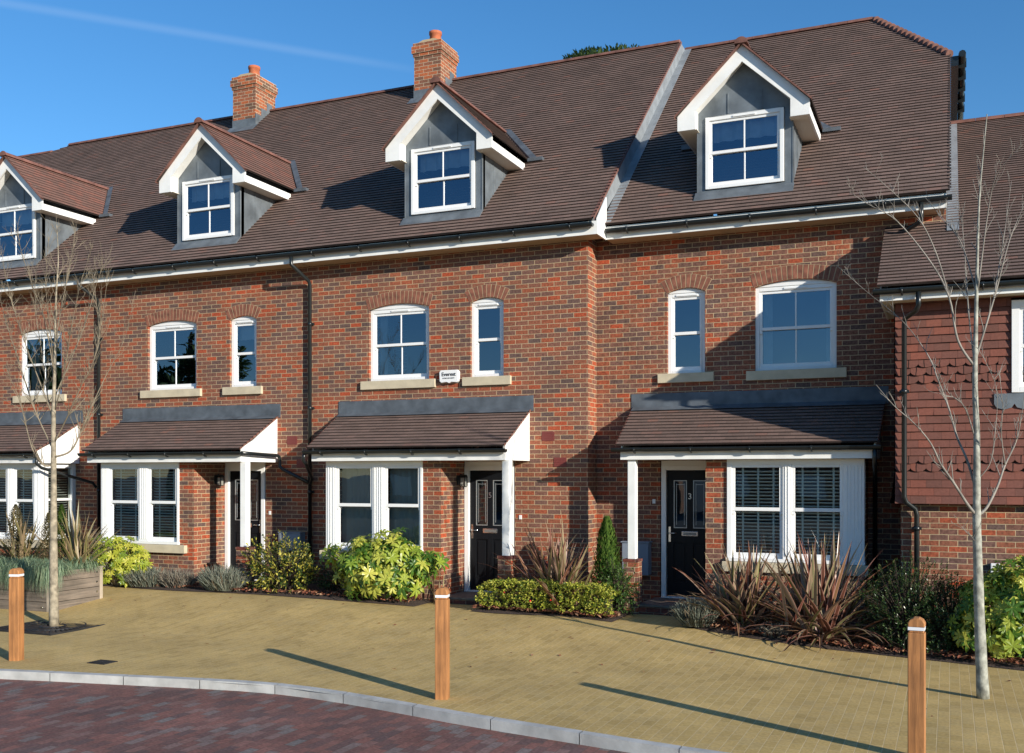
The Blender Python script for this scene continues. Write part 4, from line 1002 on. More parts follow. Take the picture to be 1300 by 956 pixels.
# roof
tp = math.atan(.65); VT = Vector((0, math.cos(tp), math.sin(tp))); ey, ez = -1.34, 4.66; ryy = 4.6; rzz = ez + .65 * (ryy - ey); rlen = (ryy - ey) / math.cos(tp)
vs = (D3 - ey) / math.cos(tp)
mb = MB(); slope(mb, (0, ey, ez), VT, rlen, lambda v: 4.43 if v < vs - .02 else 5.27, lambda v: RTX1 + .2, seg=.6)
mb.poly([(5.27, ryy, rzz), (RTX1 + .2, ryy, rzz), (RTX1 + .2, 10.4, ez), (5.27, 10.4, ez)], 1)
mb.poly([(4.43, ey, ez - .012), (RTX1 + .2, ey, ez - .012), (RTX1 + .2, D3, ez + .65 * (D3 - ey) - .012), (4.43, D3, ez + .65 * (D3 - ey) - .012)], 1)
rt = mb.build('roof', [TILE, TILE_EDGE], ht)
rg = MB(); ridge_run(rg, 5.27, RTX1 + .2, ryy, rzz); rg.build('ridge_tiles', RIDGE, rt)
lf = MB(); lz = lambda y: ez + .65 * (y - ey)
lf.poly([(5.27, D3 + .02, lz(D3) + .03), (5.42, D3 + .02, lz(D3) + .03), (5.42, ryy, lz(ryy) + .03), (5.27, ryy, lz(ryy) + .03)])
lf.poly([(5.262, D3 - .35, lz(D3 - .35) + .03), (5.42, D3 - .35, lz(D3 - .35) + .03), (5.42, D3 + .02, lz(D3) + .03), (5.262, D3 + .02, lz(D3) + .03)])
n = 18
for i in range(n):
    y = D3 + i * (ryy - D3) / n; yn = y + (ryy - D3) / n; lf.box(5.253, 5.268, y, yn, lz(y) - .1, lz(yn) + .12)
lf.build('lead_flashing', LEAD_LT, rt)
f = MB(); f.box(4.46, RTX1, -1.27, -1.248, 4.47, 4.62); f.box(4.46, 4.485, -1.247, D3 - .003, 4.47, 4.60)
f.prism([(-1.247, 4.601), (D3 - .003, 4.601), (D3 - .003, lz(D3) - .03), (-1.247, lz(-1.247) - .03)], 'x', 4.462, 4.48)
f.build('eaves_fascia', WHITE_P, ht)
f = MB(); f.box(4.486, RTX1, -1.247, -.98, 4.475, 4.485); f.box(4.486, 4.63, -.98, D3 - .003, 4.475, 4.485); f.build('eaves_soffit', CREAM_SOFFIT, ht)
gutter('gutter', 4.38, RTX1 + .2, -1.33, 4.60, ht)
downpipe(ht, [(4.93, -1.33, 4.55), (4.93, -1.33, 4.38), (4.90, -1.28, 4.32), (4.76, -1.12, 4.25), (4.75, -1.08, 4.18), (4.75, -1.08, 1.92), (4.77, -1.06, 1.85), (4.88, -.99, 1.76), (4.90, -.97, 1.68), (4.90, -.97, 0)], clips={3.3: (4.75, -1.08), 1.5: (4.90, -.97)})
sash(ht, 'window', WX[0], WX[1], WX[2], WX[3], ty - .045, frame=.09, blind=True, vent=False)
lf = MB(); n = 7
for i in range(n):      # scalloped lead apron under the window
    a = WX[0] - .2 + i * (WX[1] - WX[0] + .4) / n; b = a + (WX[1] - WX[0] + .4) / n; xm = (a + b) / 2; y = ty - .035
    lf.prism([(a, WX[2] - .01), (a, WX[2] - .14), (a + .03, WX[2] - .19), (xm, WX[2] - .215), (b - .03, WX[2] - .19), (b, WX[2] - .14), (b, WX[2] - .01)], 'y', y, y + .015)
lf.build('lead_apron', LEAD, ht)
sash(ht, 'window', 7.4, 9.0, .9, 1.8, wyb + .05, vent=False, sill=(7.3, 9.1, .76, .895, wyb))
mv = MB(); mv.box(5.78, 5.92, wyb - .05, wyb - .002, .92, 1.07); mv.build('flue_cover', WHITE, ht, bevel=.01)

# ------------------------------------------------------------------ planter, bollards, tree grate
pl = thing('planter', (-9.1, -3.05, 0), 'long weathered timber planter full of blue fescue and shrubs', 'planter')
PX0, PX1, PY0, PY1, PZ0, PZ1 = -11.4, -7.62, -3.56, -2.50, .05, .69
b1 = MB(); b2 = MB()
for i in range(4):
    z0 = PZ0 + i * .16; z1 = z0 + .152
    b1.box(PX0, PX1 - .05, PY0 + .001, PY0 + .04, z0, z1); b1.box(PX0, PX1 - .05, PY1 - .04, PY1, z0, z1)
    b2.box(PX1 - .04, PX1, PY0 + .05, PY1 - .05, z0, z1)
b1.build('planks', WOOD_OLD_X, pl, bevel=.004); b2.build('end_planks', WOOD_OLD_Y, pl, bevel=.004)
b2 = MB()
for i in range(4): b2.box(PX0, PX0 + .04, PY0 + .05, PY1 - .05, PZ0 + i * .16, PZ0 + i * .16 + .152)
b2.build('end_planks', WOOD_OLD_Y, pl, bevel=.004)
for x, y in ((PX1 - .09, PY0 - .006), (PX1 - .03, PY1 - .06), (PX0, PY0 - .006), (PX0, PY1 - .06)):
    c = MB(); c.box(x + .0, x + .1 if x < PX1 - .05 and x != PX1 - .09 else x + .094, y, y + .07, PZ0 - .01, PZ1 + .01) if x != PX1 - .03 else c.box(x, x + .036, y, y + .065, PZ0 - .01, PZ1 + .01)
    c.build('corner_post', WOOD_LT, pl, bevel=.004)
bo = MB()
for i in range(4):
    z = PZ0 + .08 + i * .16
    bo.lathe((0, 0, 0), [(0, 0)], 3) if False else None
    for x in (PX1 - .17, PX0 + .17): bo.tube([(x, PY0 + .002, z), (x, PY0 - .014, z)], .016, 8)
    bo.tube([(PX1 - .002, PY1 - .13, z), (PX1 + .014, PY1 - .13, z)], .016, 8)
bo.build('bolts', CHROME, pl)
sl = MB(); sl.box(PX0 + .04, PX1 - .04, PY0 + .04, PY1 - .04, PZ0, PZ1 - .06); sl.build('compost', SOIL, pl)
ft = MB(); ft.box(PX0 + .2, PX0 + .35, PY0 + .08, PY1 - .08, -.0, PZ0); ft.box(PX1 - .35, PX1 - .2, PY0 + .08, PY1 - .08, -.0, PZ0); ft.build('bearer', WOOD_LT, pl)

def mk_bollard():
    o = thing('timber_bollard', (0, 0, 0), 'tmp', 'bollard', 'square timber bollards along the kerb')
    b = MB(); h = .062; b.box(-h, h, -h, h, 0, .985); b.box(-h + .008, h - .008, -h + .008, h - .008, .985, 1.005)
    b.build('post', WOOD_POST, o, bevel=.006)
    c = MB(); pr = [(h, 1.03), (h, 1.06), (h * .75, 1.085), (h * .3, 1.1), (-h * .3, 1.1), (-h * .75, 1.085), (-h, 1.06), (-h, 1.03)]
    c.prism(pr, 'y', -h, h); c.build('post_head', WOOD_POST, o, bevel=.006)
    d = MB(); d.box(-h + .002, h - .002, -h + .002, h - .002, 1.005, 1.03); d.build('reflective_band', BAND, o)
    return o
B0 = mk_bollard(); blab = ['orange timber bollard in front of the left tree and planter', 'middle bollard, on the paving between the bright bushes', 'right-hand bollard, beside the thin pale tree trunk']
for i, (x, y, rz) in enumerate(((-4.92, -6.55, .12), (.698, -6.43, .05), (5.06, -6.88, -.25))):
    o = B0 if i == 0 else copy_tree(B0)
    o.location = (x, y, zg(x, y) - .005); o.rotation_euler = (0, 0, rz + .2); o['label'] = blab[i]

tg = thing('tree_grate', (-6.62, -4.40, 0), 'square black iron grate round the foot of the left tree', 'tree grate')
g1 = MB(); cx, cy, hh = -6.66, -4.40, .62
for (a, b, c, d) in ((-hh, hh, -hh, -hh + .05), (-hh, hh, hh - .05, hh), (-hh, -hh + .05, -hh + .05, hh - .05), (hh - .05, hh, -hh + .05, hh - .05)): g1.box(cx + a, cx + b, cy + c, cy + d, .0, .022)
n = 48
for i in range(n):
    t = 2 * math.pi * i / n; dx, dy = math.cos(t), math.sin(t); r0 = .17 if i % 2 == 0 else .3; r1 = (hh - .03) / max(abs(dx), abs(dy)); px, py = -dy * .012, dx * .012
    q = [(cx + dx * r0 + px, cy + dy * r0 + py, .018), (cx + dx * r0 - px, cy + dy * r0 - py, .018), (cx + dx * r1 - px * 1.6, cy + dy * r1 - py * 1.6, .018), (cx + dx * r1 + px * 1.6, cy + dy * r1 + py * 1.6, .018)]
    g1.poly(q)
for r0 in (.17, .44): g1.tube([(cx + r0 * math.cos(2 * math.pi * k / 28), cy + r0 * math.sin(2 * math.pi * k / 28), .014) for k in range(29)], .013, 6, cap=False)
g1.build('bars', IRON, tg)
g2 = MB(); g2.box(cx - hh + .02, cx + hh - .02, cy - hh + .02, cy + hh - .02, .002, .006); g2.build('pit_soil', SOIL, tg)
dc = MB(); dx_, dy_ = at(130, 841, 0).x, 0
rr_ = ray(130, 841); t_ = -CZ / rr_.z; gx_, gy_ = CX + rr_.x * t_, CY + rr_.y * t_
dc.box(gx_ - .13, gx_ + .13, gy_ - .11, gy_ + .11, .0, .008)
for i in range(5): dc.box(gx_ - .11, gx_ + .11, gy_ - .09 + i * .04, gy_ - .075 + i * .04, .008, .014)
tag(dc.build('drain_cover', IRON), 'small dark iron drain cover let into the buff paving near the kerb', 'drain cover')

# ------------------------------------------------------------------ plants
def gpt(x, y, z=0):
    r = ray(x, y); t = (z - CZ) / r.z; return Vector((CX + r.x * t, CY + r.y * t, z))
def rot_to(d, roll=0):
    return Vector(d).to_track_quat('Z', 'Y').to_matrix() @ Matrix.Rotation(roll, 3, 'Z')
def add_leaf(mb, base, d, up, ln, wd, fold=.25, droop=.2):
    d = Vector(d).normalized(); s = d.cross(up)
    if s.length < .05: s = Vector((1, 0, 0))
    s.normalize(); n = s.cross(d)
    m = base + d * ln * .5 - n * 0; tip = base + d * ln - Vector((0, 0, 1)) * ln * droop
    a = m + s * wd + n * fold * wd; b = m - s * wd + n * fold * wd
    mb.poly([base, b, tip, m]); 
    # share the midrib so that both halves are one island
    i = len(mb.v) - 4; mb.v.append(tuple(a)); k = len(mb.v) - 1
    mb.f.append((i, i + 3, i + 2, k)); mb.uv.append(None); mb.mi.append(mb.mi[-1]); mb.sm.append(False)
def blob(c, rx, ry, rz, shell=.55, flat=.1):
    while True:
        v = Vector((random.gauss(0, 1), random.gauss(0, 1), random.gauss(0, 1))).normalized()
        if v.z > -.8: break
    r = random.uniform(shell, 1) ** .7
    k = 1 + .38 * noise.noise(Vector((v.x * 2.2 + c[0], v.y * 2.2 + c[1], v.z * 2.2)))
    return Vector((c[0] + v.x * rx * r * k, c[1] + v.y * ry * r * k, c[2] + v.z * rz * r * k)), v
def shrub(name, label, cat, c, rx, ry, rz, n, ls, mat, group=None, ratio=.42, upw=.4, shell=.45, shoots=0, stem=BARK_D, berries=0):
    """c = centre at ground; leaves in small whorls on twigs"""
    z = zg(c[0], c[1]); t = thing(name, (c[0], c[1], z), label, cat, group)
    mb = MB(); cc = (c[0], c[1], z + rz * .48); tw = MB()
    k = 0
    while k < n:
        p, v = blob(cc, rx, ry, rz * .55 if False else rz * .56, shell)
        if p.z < z + .02: p.z = z + random.uniform(.02, .1)
        tip = p; ax = (v + Vector((0, 0, upw)) + Vector((random.gauss(0, .25), random.gauss(0, .25), random.gauss(0, .2)))).normalized()
        m = random.randint(5, 8); L_ = ls * 1.7
        if shoots and random.random() < shoots: L_ = ls * 4.5; m = 12; ax = (ax + Vector((0, 0, 1.4))).normalized()
        for j in range(m):
            u = j / m; q = tip - ax * L_ * (1 - u); a = j * 2.4 + random.random(); s = ax.orthogonal().normalized(); w_ = ax.cross(s)
            out = (s * math.cos(a) + w_ * math.sin(a)); d = out * (1.15 - u * .7) + ax * (.35 + u)
            l = ls * random.uniform(.7, 1.2); add_leaf(mb, q, d, ax, l, l * ratio * .5, droop=random.uniform(0, .3)); k += 1
        if random.random() < .3: tw.tube([Vector((c[0], c[1], z)) + (p - Vector((c[0], c[1], z))) * .15, (p + Vector(cc)) / 2 - Vector((0, 0, rz * .1)), p], [.008, .005, .002], 4, cap=False)
    mb.build('foliage', mat, t)
    tw.build('stems', stem, t)
    if berries:
        be = MB()
        for _ in range(berries):
            p, v = blob(cc, rx, ry, rz * .58, .97)
            if v.y > 0: p.y = 2 * c[1] - p.y
            be.lathe(p, [(0.001, -.014), (.012, -.008), (.014, 0), (.012, .008), (.001, .014)], 8)
        be.build('berries', LF_BERRY, t)
    return t
def palmate(mb, c, d, up, r, n=7):
    """hand-shaped leaf in the plane across d"""
    M_ = rot_to(d, random.uniform(0, 6.28)); c = Vector(c); base = len(mb.v); mb.v.append(tuple(c))
    rim = []
    for i in range(n):
        a = R(-140 + 280 * i / (n - 1)); l = r * (1 - .28 * abs(i - (n - 1) / 2) / ((n - 1) / 2)); da = R(13)
        P_ = lambda ang, rad, h: tuple(c + M_ @ Vector((rad * math.sin(ang), rad * math.cos(ang), h)))
        rim.append((P_(a - R(21), l * .36, .0), P_(a - da, l * .66, .01), P_(a, l, -.14 * r), P_(a + da, l * .66, .01), P_(a + R(21), l * .36, 0), P_(a, l * .6, .05 * r)))
    for q in rim:
        i = len(mb.v); mb.v += q
        for f in ((base, i, i + 5), (i, i + 1, i + 5), (i + 1, i + 2, i + 5), (i + 2, i + 3, i + 5), (i + 3, i + 4, i + 5), (i + 4, base, i + 5)):
            mb.f.append(f); mb.uv.append(None); mb.mi.append(0); mb.sm.append(False)
def fatsia(label, c, rx, ry, h, n, mat, group='bright fatsia bushes', lr=.13):
    z = zg(c[0], c[1]); t = thing('fatsia_bush', (c[0], c[1], z), label, 'bush', group); mb = MB(); st = MB()
    cc = (c[0], c[1], z + h * .5)
    for k in range(n):
        p, v = blob(cc, rx, ry, h * .55, .5); p.z = max(p.z, z + .07)
        d = (v * .8 + Vector((random.gauss(0, .3), -.35 + random.gauss(0, .3), .45)))
        palmate(mb, p, d, None, lr * random.uniform(.7, 1.25))
        if k % 3 == 0: st.tube([Vector((c[0] + random.uniform(-.1, .1), c[1], z)), (p + Vector((c[0], c[1], z + h * .2))) / 2, p], [.012, .008, .004], 5, cap=False)
    mb.build('foliage', mat, t); st.build('stems', BARK_L, t); return t
def phormium(label, c, h, n, mat, spread=1.0, w=.03, group='spiky phormiums', base_z=None):
    z = base_z if base_z is not None else zg(c[0], c[1]); t = thing('phormium', (c[0], c[1], z), label, 'plant', group); mb = MB()
    for k in range(n):
        a = random.uniform(0, 2 * math.pi); tilt = random.uniform(.03, 1.15) * spread; l = h * random.uniform(.6, 1.12) * (1 - .12 * tilt)
        b0 = Vector((c[0] + random.gauss(0, .11) * spread, c[1] + random.gauss(0, .08) * spread, z))
        out = Vector((math.cos(a), math.sin(a), 0)); side = Vector((-math.sin(a), math.cos(a), 0))
        side = (side + out * random.uniform(-.7, .7)).normalized()
        droop = random.uniform(.0, .55) * tilt; n_ = 7; pr = []; p = b0.copy(); th_ = tilt * .85
        for i in range(n_ + 1):
            u = i / n_; ww = w * (.75 + .5 * u if u < .45 else 1.0 * (1 - ((u - .45) / .55) ** 1.6) + .02) * random.uniform(.95, 1.05)
            nrm = Vector((-math.cos(th_) * out.x, -math.cos(th_) * out.y, math.sin(th_)))
            pr.append((p - side * ww * .5 + nrm * ww * .18, p.copy(), p + side * ww * .5 + nrm * ww * .18))
            dd = out * math.sin(th_) + Vector((0, 0, math.cos(th_))); p = p + dd * l / n_; th_ += droop * (.15 + u * .5)
            if p.z < z + .02: p.z = z + .02
        i0 = len(mb.v)
        for q in pr: mb.v += [tuple(x) for x in q]
        for i in range(n_):
            for j in range(2):
                A = i0 + i * 3 + j; mb.f.append((A, A + 1, A + 4, A + 3)); mb.uv.append([(j * .5, i / n_), (j * .5 + .5, i / n_), (j * .5 + .5, (i + 1) / n_), (j * .5, (i + 1) / n_)]); mb.mi.append(0); mb.sm.append(True)
    mb.build('leaves', mat, t); return t
def lavender(label, c, rx, ry, h, n, mat=None, group='grey lavender clumps'):
    z = zg(c[0], c[1]) + .03; t = thing('lavender', (c[0], c[1], z), label, 'plant', group); mb = MB()
    for k in range(n):
        r = math.sqrt(random.random()); a = random.uniform(0, 6.28); bx, by_ = c[0] + rx * r * math.cos(a) * .7, c[1] + ry * r * math.sin(a) * .7
        d = Vector((math.cos(a) * r * .7 + random.gauss(0, .22), math.sin(a) * r * .7 + random.gauss(0, .22), 1)).normalized()
        l = h * random.uniform(.45, 1.1) * (1 - .25 * r * r); b = Vector((bx, by_, z)); s = d.orthogonal().normalized(); s = (Matrix.Rotation(random.uniform(0, 6.28), 3, d) @ s)
        w = random.uniform(.003, .006); m = b + d * l * .6; bend = Vector((random.gauss(0, .02), random.gauss(0, .02), 0)); tip = b + d * l + bend
        mb.poly([b - s * w, b + s * w, m + s * w * 1.4, tip, m - s * w * 1.4])
        if random.random() < .6:
            for q in range(3):
                u = random.uniform(.2, .85); e = b + d * l * u; dd = (d + s * random.choice((-1, 1)) * .8 + Vector((random.gauss(0, .3), random.gauss(0, .3), 0))).normalized()
                s2 = dd.orthogonal().normalized() * .004; mb.poly([e - s2, e + s2, e + dd * .05])
    mb.build('foliage', mat or LF_LAV, t); return t

# bed in front of the second house from left
fatsia('yellow-green fatsia bush under the bay next to the planter', (-8.35, -1.42), .66, .42, .86, 420, LF_FATSIA, lr=.115)
def pos(px, Y): p = at(px, 700, Y); return (p.x, Y)
lavender('wide grey lavender clump in front of the yellow-green fatsia', pos(182, -1.38), .62, .26, .40, 1500, LF_LAV)
lavender('grey lavender clump beneath the brick corner of the blinded bay', pos(225, -1.30), .38, .24, .36, 900, LF_LAV2)
lavender('grey lavender clump before the black door beside the gold-splashed shrub', pos(283, -1.35), .48, .26, .46, 1500, LF_LAV)
shrub('variegated_shrub', 'gold-splashed shrub beside the pale grey meter box', 'shrub', pos(358, -1.25), .74, .36, .98, 3200, .066, LF_ELAE, upw=.6, shoots=.12)
fatsia('large green and yellow fatsia bush in front of the netted bay', pos(483, -1.32), .92, .50, 1.08, 430, LF_FATSIA_G, lr=.175)
shrub('dark_shrub', 'dark low shrub in shade left of the large fatsia', 'shrub', pos(420, -.9), .30, .3, .5, 500, .06, LF_DARK)
# hedge and friends right of the number 5 door
hd = thing('low_hedge', (-.15, -1.3, zg(-.15, -1.3)), 'low clipped yellow-variegated hedge between the two front doors', 'hedge')
mb = MB(); tw = MB()
for k in range(1500):
    u = random.uniform(-1, 1); x = -.17 + 1.07 * u; y = -1.24 + random.uniform(-.27, .25); top = .46 + .07 * noise.noise(Vector((x * 3, y * 3, 5))) - .1 * abs(u) ** 6
    fr = random.random(); z = zg(x, y) + (.06 + (top - .06) * random.random() if fr < .55 else top - random.random() * .06)
    if fr < .55: y = -1.50 + random.uniform(0, .1) - .05 * noise.noise(Vector((x * 4, z * 4, 0)))
    ax = Vector((random.gauss(0, .5), -.5 + random.gauss(0, .4), .7)).normalized(); s = ax.orthogonal().normalized(); w_ = ax.cross(s)
    for j in range(6):
        a = j * 2.4; d = (s * math.cos(a) + w_ * math.sin(a)) * (.9 - j * .08) + ax * (.5 + j * .1); l = random.uniform(.03, .05)
        add_leaf(mb, Vector((x, y, z)) + ax * .008 * j, d, ax, l, l * .26)
    if k % 6 == 0: tw.tube([(x, -1.25, zg(x, -1.25)), (x, y, z)], [.005, .002], 4, cap=False)
mb.build('foliage', LF_EUON, hd); tw.build('stems', BARK_D, hd)
be = MB()
for px, py in ((673, 763), (699, 762), (640, 752)):
    p = at(px, py, -1.56); be.lathe(p, [(0.001, -.014), (.014, -.008), (.016, 0), (.014, .008), (.001, .014)], 8)
be.build('berries', LF_BERRY, hd)
phormium('bronze-green phormium behind the low hedge, against the wall', (-.14, -1.02), 1.36, 150, LF_PHOR, 1.0, w=.058)
def conifer(label, c, h, r, n, mat=LF_CONI, bz=None):
    z = bz if bz is not None else zg(c[0], c[1]); t = thing('conical_conifer', (c[0], c[1], z), label, 'conifer'); mb = MB()
    for k in range(n):
        u = random.random() ** .8; zz = z + .05 + h * u * .97; rr = r * (1 - u) ** .75 * random.uniform(.6, 1.08) + .01; a = random.uniform(0, 6.28)
        rr *= 1 + .5 * noise.noise(Vector((math.cos(a) * 2, math.sin(a) * 2, zz * 5)))
        p = Vector((c[0] + rr * math.cos(a), c[1] + rr * math.sin(a), zz)); d = Vector((math.cos(a) * .45, math.sin(a) * .45, 1)); l = random.uniform(.04, .08)
        add_leaf(mb, p, d, Vector((math.cos(a), math.sin(a), 0)), l, l * .22, droop=0)
    mb.build('foliage', mat, t); tr = MB(); tr.tube([(c[0], c[1], z), (c[0], c[1], z + h * .9)], [.02, .004], 6); tr.build('trunk', BARK_D, t); return t
p = at(772, 700, -.75); conifer('small green conical conifer beside the porch post of number 3', (p.x, -.80), 1.40, .31, 3600)
phormium('slender dark phormium in the shade by the door of number 5', (-2.1, -1.05), .62, 9, LF_PHOR, .5, w=.022)
shrub('small_shrub', 'small green shrub at the foot of the conical conifer', 'shrub', (.80, -1.02), .32, .26, .84, 1700, .05, LF_EUONG)
# bed C
lavender('silver lavender clump beside the step of number 3', pos(884, -1.52), .27, .22, .42, 900, LF_LAV)
p = at(942, 700, -1.35); phormium('red-bronze phormium nearest the step of number 3', (p.x, -1.32), 1.22, 190, LF_PHOR, 1.2, w=.058)
p = at(1042, 700, -1.62); phormium('largest red-bronze phormium, in front of the right half of the bay window', (p.x, -1.60), 1.40, 260, LF_PHOR, 1.25, w=.062)
lavender('sparse grey lavender between the two red-bronze phormiums', pos(985, -1.75), .25, .15, .2, 350, LF_LAV2)
shrub('glossy_shrub', 'dark glossy evergreen shrub left of the right bollard', 'shrub', pos(1150, -1.75), .58, .46, 1.16, 7000, .042, LF_DARK, group='dark glossy shrubs', upw=1.0, shoots=.25)
shrub('glossy_shrub', 'dark glossy evergreen shrub between the right bollard and the pale trunk', 'shrub', pos(1207, -1.85), .56, .46, .98, 6500, .042, LF_DARK, group='dark glossy shrubs', upw=1.0, shoots=.2)
fatsia('green fatsia bush at the right edge, behind the pale trunk', pos(1292, -2.05), .70, .5, 1.15, 520, LF_FATSIA_G, lr=.15)
# behind and in the planter
phormium('tall green-pink phormium in the planter, left of the tree trunk', (-9.05, -2.9), 1.1, 46, LF_PHOR_G, .8, w=.05, base_z=.6)
phormium('tall green-pink phormium in the planter, right of the tree trunk', (-7.95, -2.75), 1.12, 60, LF_PHOR_G, .9, w=.052, base_z=.6)
def pshrub(label, x, y, h, r, mat): 
    t = thing('planter_shrub', (x, y, .6), label, 'shrub'); mb = MB(); tr = MB()
    for k in range(3200):
        u = random.random(); zz = .62 + h * u; rr = r * (1 - u ** 2.2) * random.uniform(.35, 1.05) + .01; a = random.uniform(0, 6.28)
        p = Vector((x + rr * math.cos(a), y + rr * math.sin(a), zz)); add_leaf(mb, p, Vector((math.cos(a), math.sin(a), .8 + random.random())), Vector((0, 0, 1)), .035, .009)
    tr.tube([(x, y, .6), (x, y, .6 + h * .8)], [.012, .004], 5); mb.build('foliage', mat, t); tr.build('stems', BARK_D, t)
LF_DRY = leafmat('dry_leaf', [(0, (.09, .07, .03)), (.5, (.14, .13, .05)), (1, (.22, .17, .09))], .7)
pshrub('upright brown-green shrub in the planter near the left edge', at(20, 690, -3.0).x, -3.0, 1.08, .27, LF_DRY)
pshrub('small dry shrub in the planter directly behind the left trunk', at(62, 690, -2.95).x, -2.95, .95, .22, LF_DRY)
pshrub('bright green upright shrub in the planter behind the left trunk', at(78, 690, -2.7).x, -2.7, 1.08, .2, LF_CONI)
gr = MB()
for _ in range(16000):
    k = int(random.uniform(0, 13)); tx = PX0 + .2 + k * .29; ty_ = PY0 + .14 + (k % 2) * .12
    if random.random() < .35: tx, ty_ = PX0 + random.random() * 3.7, PY1 - .25
    b = Vector((min(PX1 - .04, tx + random.gauss(0, .07)), ty_ + random.gauss(0, .05), .64)); a = random.uniform(0, 6.28)
    out = Vector((math.cos(a), math.sin(a) - .75, 0)).normalized(); l = random.uniform(.25, .50); s_ = Vector((-out.y, out.x, 0)) * .003
    up = random.uniform(.15, .75); sag = random.uniform(.25, .75)
    p1 = b + out * l * .3 + Vector((0, 0, l * up * .7)); p2 = b + out * l * .65 + Vector((0, 0, l * up * .5)); p3 = b + out * l * .85 + Vector((0, 0, -l * sag))
    if p3.y > PY0 - .02: p3.z = max(p3.z, .62)
    i = len(gr.v); gr.v += [tuple(q) for q in (b - s_, b + s_, p1 - s_, p1 + s_, p2 - s_, p2 + s_, p3)]
    for f_ in ((i, i + 1, i + 3, i + 2), (i + 2, i + 3, i + 5, i + 4), (i + 4, i + 5, i + 6)): gr.f.append(f_); gr.uv.append(None); gr.mi.append(0); gr.sm.append(False)
tag(gr.build('fescue_grass', LF_GRASS), kind='stuff')

# ------------------------------------------------------------------ bare street trees
def bare_tree(label, base, trunk, limbs, Y, r0, mat, seed, tw_n=5, tw_len=.5, twm=None):
    rnd = random.Random(seed)
    t = thing('bare_tree', base, label, 'tree'); mb = MB()
    pts = [Vector(base)] + [at(x, y, Y) for x, y in trunk]; n = len(pts)
    rad = [r0 * (1 - .1 * i) if i < 3 else 0 for i in range(n)]
    H = pts[-1].z - pts[0].z; rad = [max(.006, r0 * (1 - .96 * ((p.z - pts[0].z) / H) ** .8)) for p in pts]
    def smooth(ps, k=4):
        out = []
        for i in range(len(ps) - 1):
            p0, p1, p2, p3 = ps[max(i - 1, 0)], ps[i], ps[i + 1], ps[min(i + 2, len(ps) - 1)]
            for j in range(k):
                u = j / k; out.append(.5 * ((2 * p1) + (-p0 + p2) * u + (2 * p0 - 5 * p1 + 4 * p2 - p3) * u * u + (-p0 + 3 * p1 - 3 * p2 + p3) * u ** 3))
        return out + [ps[-1]]
    sp = smooth(pts); sr = [max(.005, r0 * (1 - .97 * max(0, (p.z - pts[0].z) / H) ** .85)) for p in sp]
    # knobbly trunk
    sr = [r * (1 + .04 * math.sin(i * 2.3)) for i, r in enumerate(sr)]
    mb.tube(sp, sr, 12); mb.build('trunk', mat, t)
    br = MB()
    def twigs(path, rr, n_, ln, lev):
        for _ in range(n_):
            u = rnd.uniform(.18, .98); i = min(len(path) - 2, int(u * (len(path) - 1))); p = path[i].lerp(path[i + 1], rnd.random()); d = (path[i + 1] - path[i]).normalized()
            a = (d * .8 + Vector((rnd.gauss(0, .55), rnd.gauss(0, .55), rnd.uniform(.0, .9)))).normalized(); l = ln * rnd.uniform(.4, 1.2) * (1.1 - .5 * u)
            q = [p]; dd = a.copy()
            for k in range(4):
                dd = (dd + Vector((rnd.gauss(0, .13), rnd.gauss(0, .13), rnd.gauss(.08, .1)))).normalized(); q.append(q[-1] + dd * l / 4)
            r_ = max(.0018, rr * (1 - u) * .35 + .0018); br.tube(q, [r_, r_ * .85, r_ * .7, r_ * .55, .0013], 5, cap=False)
            if lev: twigs(q, r_, 2, ln * .4, lev - 1)
    for (pl_, dy, rl) in limbs:
        ps = []
        for i, (x, y) in enumerate(pl_): ps.append(at(x, y, Y + dy * (i / (len(pl_) - 1)) ** 1.0))
        q = smooth(ps, 5); m = len(q); rs = [max(.0022, .85 * rl * (1 - i / (m - 1)) ** .9) for i in range(m)]
        br.tube(q, rs, 7); twigs(q, rl, tw_n + int(tw_n * (q[0] - q[-1]).length), tw_len, 1)
    twigs(sp[len(sp) // 2:], r0 * .4, tw_n * 2, tw_len, 1)
    br.build('crown', twm, t)
    return t
YR = -4.33; br_ = (5.6, YR, 0)
limbsR = [
 ([(1240, 655), (1228, 640), (1212, 615), (1195, 590), (1181, 562), (1160, 537), (1135, 515), (1112, 488)], -.5, .020),
 ([(1240, 655), (1252, 645), (1266, 618), (1276, 590), (1290, 560), (1298, 520), (1304, 460)], .5, .020),
 ([(1239, 622), (1228, 585), (1215, 555), (1205, 520), (1190, 480), (1178, 451), (1147, 409), (1100, 370), (1062, 337)], .5, .016),
 ([(1239, 560), (1226, 520), (1212, 505), (1196, 500), (1190, 470)], -.3, .009),
 ([(1237, 465), (1216, 432), (1205, 378), (1183, 335), (1139, 281), (1100, 258), (1078, 243)], -.4, .016),
 ([(1205, 378), (1189, 323), (1166, 277), (1127, 238), (1096, 212)], -.3, .010),
 ([(1239, 370), (1220, 308), (1193, 273), (1174, 250)], .3, .009),
 ([(1239, 455), (1263, 375), (1282, 304), (1303, 255)], .2, .014),
 ([(1263, 370), (1274, 304), (1284, 230)], .5, .009),
 ([(1241, 372), (1255, 265), (1267, 219), (1298, 184)], -.5, .009),
 ([(1237, 460), (1230, 400), (1226, 340), (1222, 290), (1216, 250)], .6, .011),
 ([(1240, 610), (1256, 590), (1262, 560), (1266, 500), (1254, 465), (1240, 440)], -.2, .007),
 ([(1276, 590), (1271, 550), (1273, 515), (1268, 470)], -.4, .008),
 ([(1240, 690), (1225, 670)], -.2, .003)]
